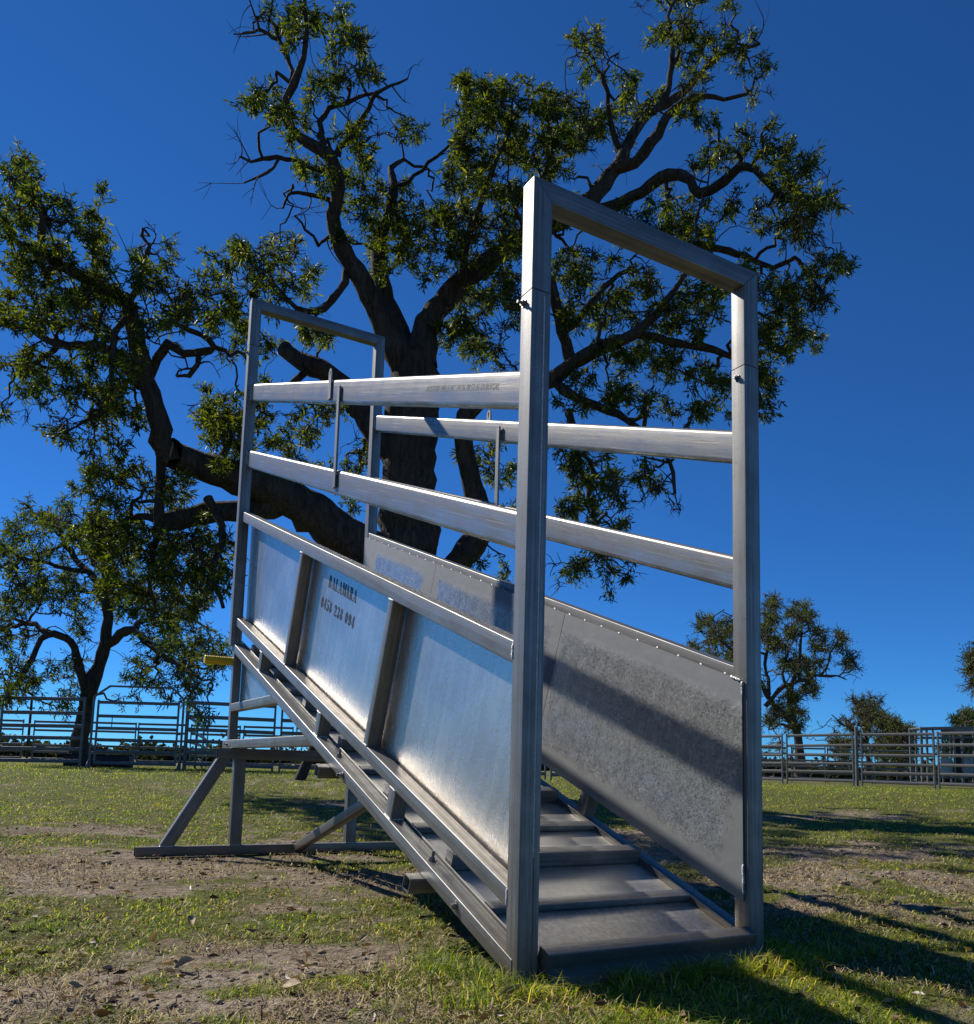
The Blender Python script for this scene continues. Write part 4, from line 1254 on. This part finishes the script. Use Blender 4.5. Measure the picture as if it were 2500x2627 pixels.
grow("lime_green_tree", "bright lime-green bushy tree showing above the cattle crush", "tree", 58.0, zpt(1880, 1290), R5, R5B, 1.0, M_LEAF_LIME, M_BARK_FAR, 190, .17, 61, per=(8, 9), twig=.13, sec=.1, spread=4, bare=.02, droop=.1)


def far_wood():
    rs = np.random.default_rng(77)
    LC = []; LD = []; wood = Wood()
    for k in range(900):
        a = YAW + rs.uniform(-.95, .95)
        dist = rs.uniform(150, 330)
        p = np.array([CAMPOS[0] + dist * math.sin(a), CAMPOS[1] + dist * math.cos(a), .3])
        hh = rs.uniform(1.6, 4.2) * (1.3 if a > YAW + .2 else 1) * (1.5 if rs.random() < .05 else .85)
        w = hh * rs.uniform(.5, 1.1)
        n = 90
        ph = rs.random(n) * 2 * np.pi; ct = rs.uniform(-.95, 1, n); rr = rs.random(n) ** .4
        C = p + np.stack([w * rr * np.cos(ph) * np.sqrt(1 - ct ** 2), w * rr * np.sin(ph) * np.sqrt(1 - ct ** 2), hh * .45 + hh * .52 * ct * rr], 1)
        LC.append(C); LD.append(rs.normal(size=(n, 3)))
        wood.add(np.array([p - [0, 0, 1], p + [0, 0, hh * .3], p + [.2, 0, hh * .7]]), np.array([.16, .13, .06]), 5)
    me = leaves_mesh("distant_woodland", np.vstack(LC), np.vstack(LD), .95, rs, wid=.8, droop=0)
    o = link("distant_woodland", me, M_LEAF_DIST)
    setprops(o, "low band of distant trees along the horizon", "woodland", None, "stuff")
    link("tree_trunks", wood.mesh("tree_trunks"), M_BARK_FAR, o)["kind"] = "stuff"


far_wood()

# ------------------------------------------------------------------ stock yards
def foot(px, depth):
    p = unproj(px, 1950.0, np.array(float(depth)))
    return Vector((p[0], p[1], float(terrain(p[0], p[1]))))


RAILZ = (1.74, 1.38, 1.05, .75, .47, .17)

def rails_between(T, a, b, zs, mat, w=.04, h=.095, inset=.0):
    d = (b - a); n = Vector((d.y, -d.x, 0)).normalized()
    for z in zs:
        tube("rail", a + Vector((0, 0, z)), b + Vector((0, 0, z)), n, w, h, mat, T, .018, n=2)


def yard_panel(pa, da, pb, db, label, group="stock yard panels", hgt=1.80, zs=RAILZ, mat=None, name="yard_panel", rail_h=.095):
    mat = mat or M_YARD
    a = foot(pa, da); b = foot(pb, db)
    mid = (a + b) / 2
    d = (b - a).normalized()
    T = thing(name, mid, 0, label, "fence panel", group)
    n = Vector((d.y, -d.x, 0))
    for p in (a, b):
        tube("post", p + Vector((0, 0, -.05)), p + Vector((0, 0, hgt)), d, .05, .05, mat, T, .006, n=2)
    rails_between(T, a + d * .02, b - d * .02, zs, mat, h=rail_h)
    return T


LEFT_ROW = [(-225, 21.2, -14, 21.4, "front yard panel at the far left edge, mostly out of view"), (-6, 21.4, 205, 21.5, "galvanised yard panel left of the arched gate, in front of the leaning tree"),
            (472, 21.8, 700, 22.0, "yard panel directly right of the arched gate, behind the ramp's rear leg"), (718, 22.1, 935, 22.3, "yard panel seen under the high end of the ramp"),
            (950, 22.4, 1165, 22.6, "front-row yard panel hidden behind the ramp's side sheets"), (1180, 22.7, 1400, 23.0, "front-row yard panel glimpsed under the far side sheet of the ramp"), (1415, 23.1, 1640, 23.6, "front-row yard panel behind the ramp's right side sheet")]
for pa, da, pb, db, lb in LEFT_ROW:
    yard_panel(pa, da, pb, db, lb)
RIGHT_ROW = [(1838, 33.4, 2008, 31.0, "yard panel partly hidden by the right ramp post"), (2020, 30.8, 2190, 28.9, "front yard panel between the right ramp post and the tall gate post"),
             (2212, 28.6, 2398, 26.8, "front yard panel between the tall gate post and the cattle crush"), (2409, 26.6, 2630, 24.6, "front yard panel before the cattle crush at the right edge")]
for pa, da, pb, db, lb in RIGHT_ROW:
    yard_panel(pa, da, pb, db, lb)
p = foot(2199, 28.75)
T = thing("gate_post", p, 0, "tall square gate post between two front panels on the right", "post")
tube("post", p + Vector((0, 0, -.05)), p + Vector((0, 0, 1.98)), _r.tolist(), .085, .085, M_YARD, T)
tube("cap", p + Vector((0, 0, 1.98)), p + Vector((0, 0, 2.0)), _r.tolist(), .06, .06, M_YARD, T)
BACK_L = [(-80, 52, "far left"), (81, 207, "second"), (217, 343, "third"), (350, 476, "fourth"), (486, 612, "fifth"), (622, 748, "sixth"), (758, 884, "seventh")]
for k, (a, b, nm) in enumerate(BACK_L):
    yard_panel(a, 36, b, 36.2, "back-row yard panel behind the left fence, %s from the left" % ("first" if k == 0 else nm), "back row of the left yards")
for k, (a, b) in enumerate([(1905, 2020), (2032, 2118), (2124, 2238), (2246, 2352)]):
    yard_panel(a, 43, b, 42, "back-row yard panel behind the right fence, %s from the ramp post" % ("first", "second", "third", "fourth")[k], "back row of the right yards", zs=(1.68, 1.40, 1.08, .78, .48, .2))
for k, (a, da, b, db) in enumerate([(476, 21.9, 500, 25.2), (502, 25.4, 518, 29.2), (519, 29.4, 529, 33.6)]):
    yard_panel(a, da, b, db, "%s panel of the race running away behind the arched gate" % ("nearest", "middle", "farthest")[k], "race panels running away")


def arch_gate():
    a = foot(229, 21.55); b = foot(462, 21.7)
    d = (b - a).normalized(); up = Vector((0, 0, 1)); n = Vector((d.y, -d.x, 0))
    T = thing("arched_gate", (a + b) / 2, 0, "arched man gate with sloped top corners in the left fence", "gate")
    pts = [a - up * .05, a + up * 1.82, a + d * .38 + up * 2.10, b - d * .30 + up * 2.09, b + up * 1.80, b - up * .05]
    for p, q in zip(pts[:-1], pts[1:]):
        e = (q - p).normalized() * .012
        tube("frame_bar", p - e, q + e, n, .05, .05, M_YARD, T, .006, n=2)
    for s, p in ((1, a), (-1, b)):
        tube("foot_brace", p + n * .0 + up * .22, p + d * s * -.0 + n * .22 + up * .0, d, .04, .04, M_YARD, T, .004, n=2)
    ga = a + d * .12; gb = b - d * .12
    leaf = [("gate_stile", ga), ("gate_stile", gb)]
    for nm, p in leaf:
        tube(nm, p + up * .10, p + up * 1.74, d, .045, .045, M_YARD, T, .005, n=2)
    rails_between(T, ga, gb, (1.68, 1.33, 1.02, .72, .43, .14), M_YARD, h=.08)
    for z in (.9, 1.15):
        tube("latch", gb + up * z - d * .02, gb + up * z + d * .14, n, .03, .03, M_YARD, T, .004, n=2)
    tube("latch_rod", ga + d * .35 + up * 1.05 - n * .05, ga + d * .35 + up * 1.35 - n * .05, d, .02, .02, M_YARD, T, .004, n=2)


arch_gate()


def cattle_crush():
    D = 33.0
    o = foot(2440, D)
    T = thing("cattle_crush", o, 0, "steel cattle crush with sheeted sides at the right edge of the yards", "cattle crush")
    mp = D / FPX
    R = Vector(_r0.tolist()); F_ = Vector((math.sin(YAW), math.cos(YAW), 0)); up = Vector((0, 0, 1))
    def P(zx, zy, back=0.0):
        px = 2250 + zx / 7.504; py = 1800 + zy / 7.504
        w = unproj(px, py, np.array(D)); w = Vector(w.tolist())
        return w + F_ * back
    def bar(nm, x0, y0, x1, y1, w=.06, h=.06, mat=M_YARD, back=0.0):
        a = P(x0, y0, back); b = P(x1, y1, back)
        tube(nm, a, b, F_, w, h, mat, T, .005, n=1)
    def down(nm, x, y0, w=.06, mat=M_YARD, back=0.0, y1=1590):
        a = P(x, y0, back); b = P(x, y1, back); b.x, b.y = a.x, a.y
        tube(nm, a, b, F_, w, w, mat, T, .005, n=1)
    def sheet(nm, x0, y0, x1, y1, mat, back=.03):
        slab(nm, [P(x0, y1, back), P(x1, y1, back), P(x1, y0, back), P(x0, y0, back)], -F_, .02, mat, T)
    for bk in (0.0, .85):
        for x, y in ((850, 520), (960, 500), (1080, 500), (1480, 500), (1640, 480), (1860, 500), (2100, 500)):
            down("upright", x, y, .07 if x < 1000 else .06, back=bk)
        bar("top_beam", 830, 520, 1500, 505, .08, .10, back=bk)
        bar("head_beam", 1480, 540, 2150, 545, .10, .24, back=bk)
        for y in (690, 850, 1010, 1460, 1570):
            bar("side_rail", 850, y, 2150, y + 8, .045, .07, back=bk)
    for x in (850, 1480, 1860):
        bar("cross_bar", x, 520, x + 1, 521)
        a = P(x, 510); tube("cross_tie", a, a + F_ * .85, up, .06, .06, M_YARD, T, .005, n=1)
    sheet("side_sheet", 1240, 1090, 1460, 1430, M_CRUSH)
    sheet("side_sheet", 1660, 1060, 2100, 1430, M_CRUSH)
    sheet("dark_door", 1500, 680, 1640, 1430, M_STEEL_BLACK, .05)
    for x in (1700, 1770, 1840):
        bar("bail_bar", x, 700, x, 1040, .03, .03, M_STEEL_BLACK, -.05)
    for y in (720, 850, 1030):
        bar("bail_bar", 1680, y, 1900, y, .03, .03, M_STEEL_BLACK, -.05)
    for x, y in ((1610, 440), (1700, 415)):
        bar("lever", x, y, x, 520, .03, .03, M_YARD, -.05)
    bar("floor_frame", 850, 1580, 2150, 1592, .08, .08)
    bar("control_lever", 1440, 540, 1500, 1000, .035, .035, M_YARD, -.08)


cattle_crush()


def trough():
    a = foot(172, 24.5); b = foot(335, 24.7)
    T = thing("water_trough", (a + b) / 2, 0, "long black water trough on the grass behind the left fence", "trough")
    d = (b - a); L = d.length; d.normalize(); n = Vector((d.y, -d.x, 0)); up = Vector((0, 0, 1))
    for s in (-1, 1):
        q = (a + b) / 2 + n * s * .26 + up * .17
        tube("long_wall", q - d * L / 2, q + d * L / 2, up, .36, .04, M_STEEL_BLACK, T, .01, n=2)
    for p in (a, b):
        tube("end_wall", p - n * .235 + up * .165, p + n * .235 + up * .165, up, .34, .04, M_STEEL_BLACK, T, .01, n=2)
    tube("floor", a + up * .04, b + up * .04, n, .47, .05, M_STEEL_BLACK, T, .01, n=2)
    tube("rim", a + n * .28 + up * .355, b + n * .28 + up * .355, n, .05, .03, M_STEEL_BLACK, T, .01, n=2)


trough()

p = foot(68, 30.0)
T = thing("pole", p, 0, "thin black pole with a small bracket behind the left panel", "pole")
tube("shaft", p - Vector((0, 0, .1)), p + Vector((0, 0, 2.32)), (1, 0, 0), .085, .085, M_STEEL_BLACK, T, .03)
tube("bracket", p + Vector((-.12, .06, 1.95)), p + Vector((.12, -.06, 1.95)), (0, 0, 1), .05, .05, M_STEEL_BLACK, T, .01)
tube("tip", p + Vector((0, 0, 2.32)), p + Vector((0, 0, 2.5)), (1, 0, 0), .03, .03, M_STEEL_BLACK, T, .01)

# leaning timber prop in the shade behind the stand
p = foot(769, 17.0); q = foot(806, 17.0)
top = Vector(unproj(812, 1905, np.array(17.2)).tolist())
T = thing("timber_prop", p, 0, "dark leaning timber prop under the tree behind the ramp stand", "post")
o = bpy.data.objects.new("pole_log", mesh_np("pole_log", *tube_arrays(np.array([p - Vector((0, 0, .1)), (p + top) / 2 + Vector((.01, 0, .01)), top]), [.12, .105, .09], 10, .08, 3), True))
o.data.materials.append(M_TIMBER); COL.objects.link(o); o.parent = T; o.matrix_basis = emat(T).inverted()

# ------------------------------------------------------------------ grass, straw and fallen leaves
def blades(name, X, Y, h, w, lean, rs, mat, label, cat, flat=False):
    n = len(X)
    Z = terrain(X, Y)
    az = rs.random(n) * 2 * np.pi
    dx = np.cos(az); dy = np.sin(az)
    sx = -dy; sy = dx
    ww = w * (.6 + .8 * rs.random(n)) / 2
    hh = h * (.45 + 1.0 * rs.random(n))
    le = lean * (.3 + 1.2 * rs.random(n))
    B = np.stack([X, Y, Z - .004], 1)
    D = np.stack([dx, dy, np.zeros(n)], 1); Sd = np.stack([sx, sy, np.zeros(n)], 1); U = np.array([[0, 0, 1.0]])
    if flat:
        tilt = rs.normal(size=n) * .16
        mid = B + D * (hh * .5)[:, None] + U * (.012 + np.abs(rs.normal(size=n)) * .010)[:, None]
        tip = B + D * hh[:, None] + U * (.012 + hh * tilt + np.abs(rs.normal(size=n)) * .008)[:, None]
        B = B + U * (.010 + np.abs(rs.normal(size=n)) * .006)[:, None]
    else:
        mid = B + U * (hh * .55)[:, None] + D * (hh * le * .35)[:, None]
        tip = B + U * (hh * (1 - .25 * le))[:, None] + D * (hh * le)[:, None]
    V = np.stack([B - Sd * ww[:, None], B + Sd * ww[:, None], mid - Sd * (ww * .8)[:, None], mid + Sd * (ww * .8)[:, None], tip], 1).reshape(-1, 3)
    i = np.arange(n)[:, None] * 5
    F = np.concatenate([i + np.array([[0, 1, 3]]), i + np.array([[0, 3, 2]]), i + np.array([[2, 3, 4]])], 0)
    o = link(name, mesh_np(name, V, F), mat)
    return setprops(o, label, cat, None, "stuff")


def scatter(n, r0, r1, half, rs, power=1.0):
    u = rs.random(n)
    r = np.sqrt(r0 ** 2 + u * (r1 ** 2 - r0 ** 2)) if power == 1.0 else r0 * (r1 / r0) ** u
    a = YAW + (rs.random(n) * 2 - 1) * half
    return CAMPOS[0] + r * np.sin(a), CAMPOS[1] + r * np.cos(a), r


def clear_of_ramp(X, Y):
    """no blades growing through the deck, the plates or the stand's base tube"""
    low = (X > -.01) & (X < 1.01) & (Y > -.07) & (Y < .35)
    base = (X > -.56) & (X < 1.52) & (Y > 3.59) & (Y < 3.68)
    return ~(low | base)


def build_grass():
    rs = np.random.default_rng(3)
    XS = []; YS = []; H = []; Wd = []
    for n, r0, r1, h, w, pw in ((350000, 1.0, 6.0, .0165, .0028, 2), (260000, 6.0, 14.0, .020, .0058, 2), (215000, 14.0, 34.0, .026, .0110, 2)):
        X, Y, r = scatter(n, r0, r1, rad(52), rs, pw)
        # clumping: pull blades towards tuft centres
        d = grass_density(X, Y)
        tuft = fbm(X * 9, Y * 9, 41, 2)
        keep = (rs.random(n) < np.clip((d - .33) * 1.25, 0.012, 1) * np.clip((tuft - .28) * 2.6, .05, 1)) & clear_of_ramp(X, Y)
        X, Y, d, r, tuft = X[keep], Y[keep], d[keep], r[keep], tuft[keep]
        XS.append(X); YS.append(Y)
        H.append(h * (.45 + .6 * d + .55 * tuft) * (1 + .9 * (rs.random(len(X)) > .975)))
        Wd.append(w * np.ones(len(X)) * (r / math.sqrt(r0 * r1)) ** .7)
    # taller tufts left uncropped round the entry lip and the posts
    for (cx, cy, sx, sy, n, h) in ((.5, -.13, .42, .040, 4200, .055), (1.05, -.05, .12, .10, 900, .045), (-.10, .16, .07, .16, 900, .055), (-.06, -.06, .08, .06, 300, .05), (1.3, .1, .3, .2, 1500, .04), (.45, -.45, .5, .12, 3000, .036)):
        X = rs.normal(cx, sx, n); Y = rs.normal(cy, sy, n)
        k = clear_of_ramp(X, Y); X, Y = X[k], Y[k]
        k = fbm(X * 14, Y * 14, 91, 2) > .42; X, Y = X[k], Y[k]
        XS.append(X); YS.append(Y); H.append(h * (.5 + .9 * rs.random(len(X)))); Wd.append(np.full(len(X), .0030))
    X = np.concatenate(XS); Y = np.concatenate(YS)
    blades("grass", X, Y, np.concatenate(H), np.concatenate(Wd), 1.35, rs, M_GRASS, "short patchy green grass growing over the sandy paddock", "grass")
    XS = []; YS = []; H = []; Wd = []
    for n, r0, r1, h, w in ((190000, 1.0, 6.0, .032, .0027), (80000, 6.0, 15.0, .055, .0065), (30000, 15.0, 32.0, .10, .015)):
        X, Y, r = scatter(n, r0, r1, rad(52), rs, 2)
        d = grass_density(X, Y); m = fbm(X * 3.5 + 9, Y * 3.5, 57, 3)
        keep = (rs.random(n) < np.clip((m - .38) * 3.2, .03, 1) * np.clip(1.2 - d * .5, .2, 1)) & clear_of_ramp(X, Y)
        X, Y, r = X[keep], Y[keep], r[keep]
        XS.append(X); YS.append(Y); H.append(np.full(len(X), h)); Wd.append(w * (r / math.sqrt(r0 * r1)) ** .7)
    blades("dry_straw", np.concatenate(XS), np.concatenate(YS), np.concatenate(H), np.concatenate(Wd), .5, rs, M_STRAW, "dry straw and dead grass lying on the sandy soil", "straw", flat=True)
    # fallen leaves
    n = 3200
    X, Y, r = scatter(n, 1.2, 16, rad(50), rs, 2)
    k = clear_of_ramp(X, Y); X, Y = X[k], Y[k]; n = len(X)
    C = np.stack([X, Y, terrain(X, Y) + .008 + .02 * rs.random(n)], 1)
    D = np.stack([rs.normal(size=n), rs.normal(size=n), rs.normal(size=n) * .25 + .3], 1)
    o = link("leaf_litter", leaves_mesh("leaf_litter", C, D, .036, rs, wid=.36, droop=.34), M_LITTER)
    setprops(o, "small brown fallen leaves scattered over the ground", "leaf litter", None, "stuff")


build_grass()


def soil_clods():
    rs = np.random.default_rng(19)
    ph = (1 + 5 ** .5) / 2
    I = np.array([(-1, ph, 0), (1, ph, 0), (-1, -ph, 0), (1, -ph, 0), (0, -1, ph), (0, 1, ph), (0, -1, -ph), (0, 1, -ph), (ph, 0, -1), (ph, 0, 1), (-ph, 0, -1), (-ph, 0, 1)]) / math.hypot(1, ph)
    FI = np.array([(0, 11, 5), (0, 5, 1), (0, 1, 7), (0, 7, 10), (0, 10, 11), (1, 5, 9), (5, 11, 4), (11, 10, 2), (10, 7, 6), (7, 1, 8), (3, 9, 4), (3, 4, 2), (3, 2, 6), (3, 6, 8), (3, 8, 9), (4, 9, 5), (2, 4, 11), (6, 2, 10), (8, 6, 7), (9, 8, 1)])
    X, Y, r = scatter(26000, 1.2, 13, rad(50), rs, 2)
    d = grass_density(X, Y); m = fbm(X * 2.6, Y * 2.6, 71, 3)
    keep = (rs.random(len(X)) < np.clip(.75 - d * 1.1, .02, 1) * np.clip((m - .36) * 4, .05, 1)) & clear_of_ramp(X, Y)
    X, Y, r = X[keep], Y[keep], r[keep]; n = len(X)
    sz = np.minimum(.003 + .0035 * rs.exponential(size=n), .020) * (r / 4) ** .45
    V = I[None] * (1 + .25 * rs.normal(size=(n, 12, 1)).clip(-1.5, 1.5)) * sz[:, None, None] * np.stack([1 + .5 * rs.random(n), 1 + .5 * rs.random(n), .5 + .3 * rs.random(n)], 1)[:, None, :]
    V = V + np.stack([X, Y, terrain(X, Y) + sz * .25], 1)[:, None, :]
    F = (np.arange(n)[:, None, None] * 12 + FI[None]).reshape(-1, 3)
    o = link("soil_clods", mesh_np("soil_clods", V.reshape(-1, 3), F), M_CLOD)
    setprops(o, "crumbly clods of sandy soil on the bare patches", "soil clods", None, "stuff")


M_CLOD = plain("sandy_clod", (.30, .235, .165), .95, 0, .4, 60, .4, .1)
soil_clods()


def big_leaves():
    """the few large curled dry leaves that can be told apart in the foreground"""
    rs = np.random.default_rng(9)
    spots = [(366, 1778, "frayed pale dry leaf in the grass left of the ramp", .055, .45), (975, 1722, None, .06, .5), (860, 1795, "curled tan dry leaf near the low cross tube", .06, .4),
             (600, 1815, None, .05, .3), (985, 1925, "large pale curled leaf in the grass left of the near entry post", .065, .45), (145, 1910, "small curled dry leaf on the sand at the lower left", .04, .35), (560, 1905, "broad flat brown leaf on bare sand in the foreground", .07, .25),
             (1560, 1706, "orange dead leaf in the grass beyond the right ramp post", .05, .5), (820, 1990, None, .06, .4), (1690, 1712, "tan dry leaf standing in the grass at the right", .06, .6), (355, 1868, "pale fallen leaf on the sand below the green patch", .055, .3)]
    for i, (x, y, lb, L, tilt) in enumerate(spots):
        if lb is None: continue
        g = ground_at(x * OV, y * OV)
        n = 7
        V = []; F = []
        curl = rs.uniform(.5, 1.0)
        for j in range(n):
            t = j / (n - 1)
            w = L * .30 * math.sin(math.pi * min(1, t * .96 + .02)) ** .8
            for s in (-1, -.5, 0, .5, 1):
                V.append((L * t - L / 2, w * s + .004 * math.sin(7 * t + i), L * .30 * curl * (s * s * .8) * (w / (L * .3) + .01) + L * .25 * (t - .4) ** 2 * curl))
        for j in range(n - 1):
            for k in range(4):
                F.append((j * 5 + k, (j + 1) * 5 + k, (j + 1) * 5 + k + 1, j * 5 + k + 1))
        me = mesh_py("dry_leaf", V, F, 60)
        z = float(terrain(g[0], g[1])) + .012 + L * .4 * math.sin(min(1.2, tilt))
        M = Matrix.Translation((g[0], g[1], z)) @ Matrix.Rotation(rs.uniform(0, 6.28), 4, 'Z') @ Matrix.Rotation(-tilt, 4, 'Y') @ Matrix.Rotation(rs.uniform(-.4, .4), 4, 'X')
        o = link("dry_leaf", me, M_DRYLEAF, None, M)
        setprops(o, lb, "leaf", "large dry leaves in the foreground")


M_DRYLEAF = plain("large_dry_leaf", (.34, .24, .13), .6, 0, .4, 40, .3, .3)
big_leaves()
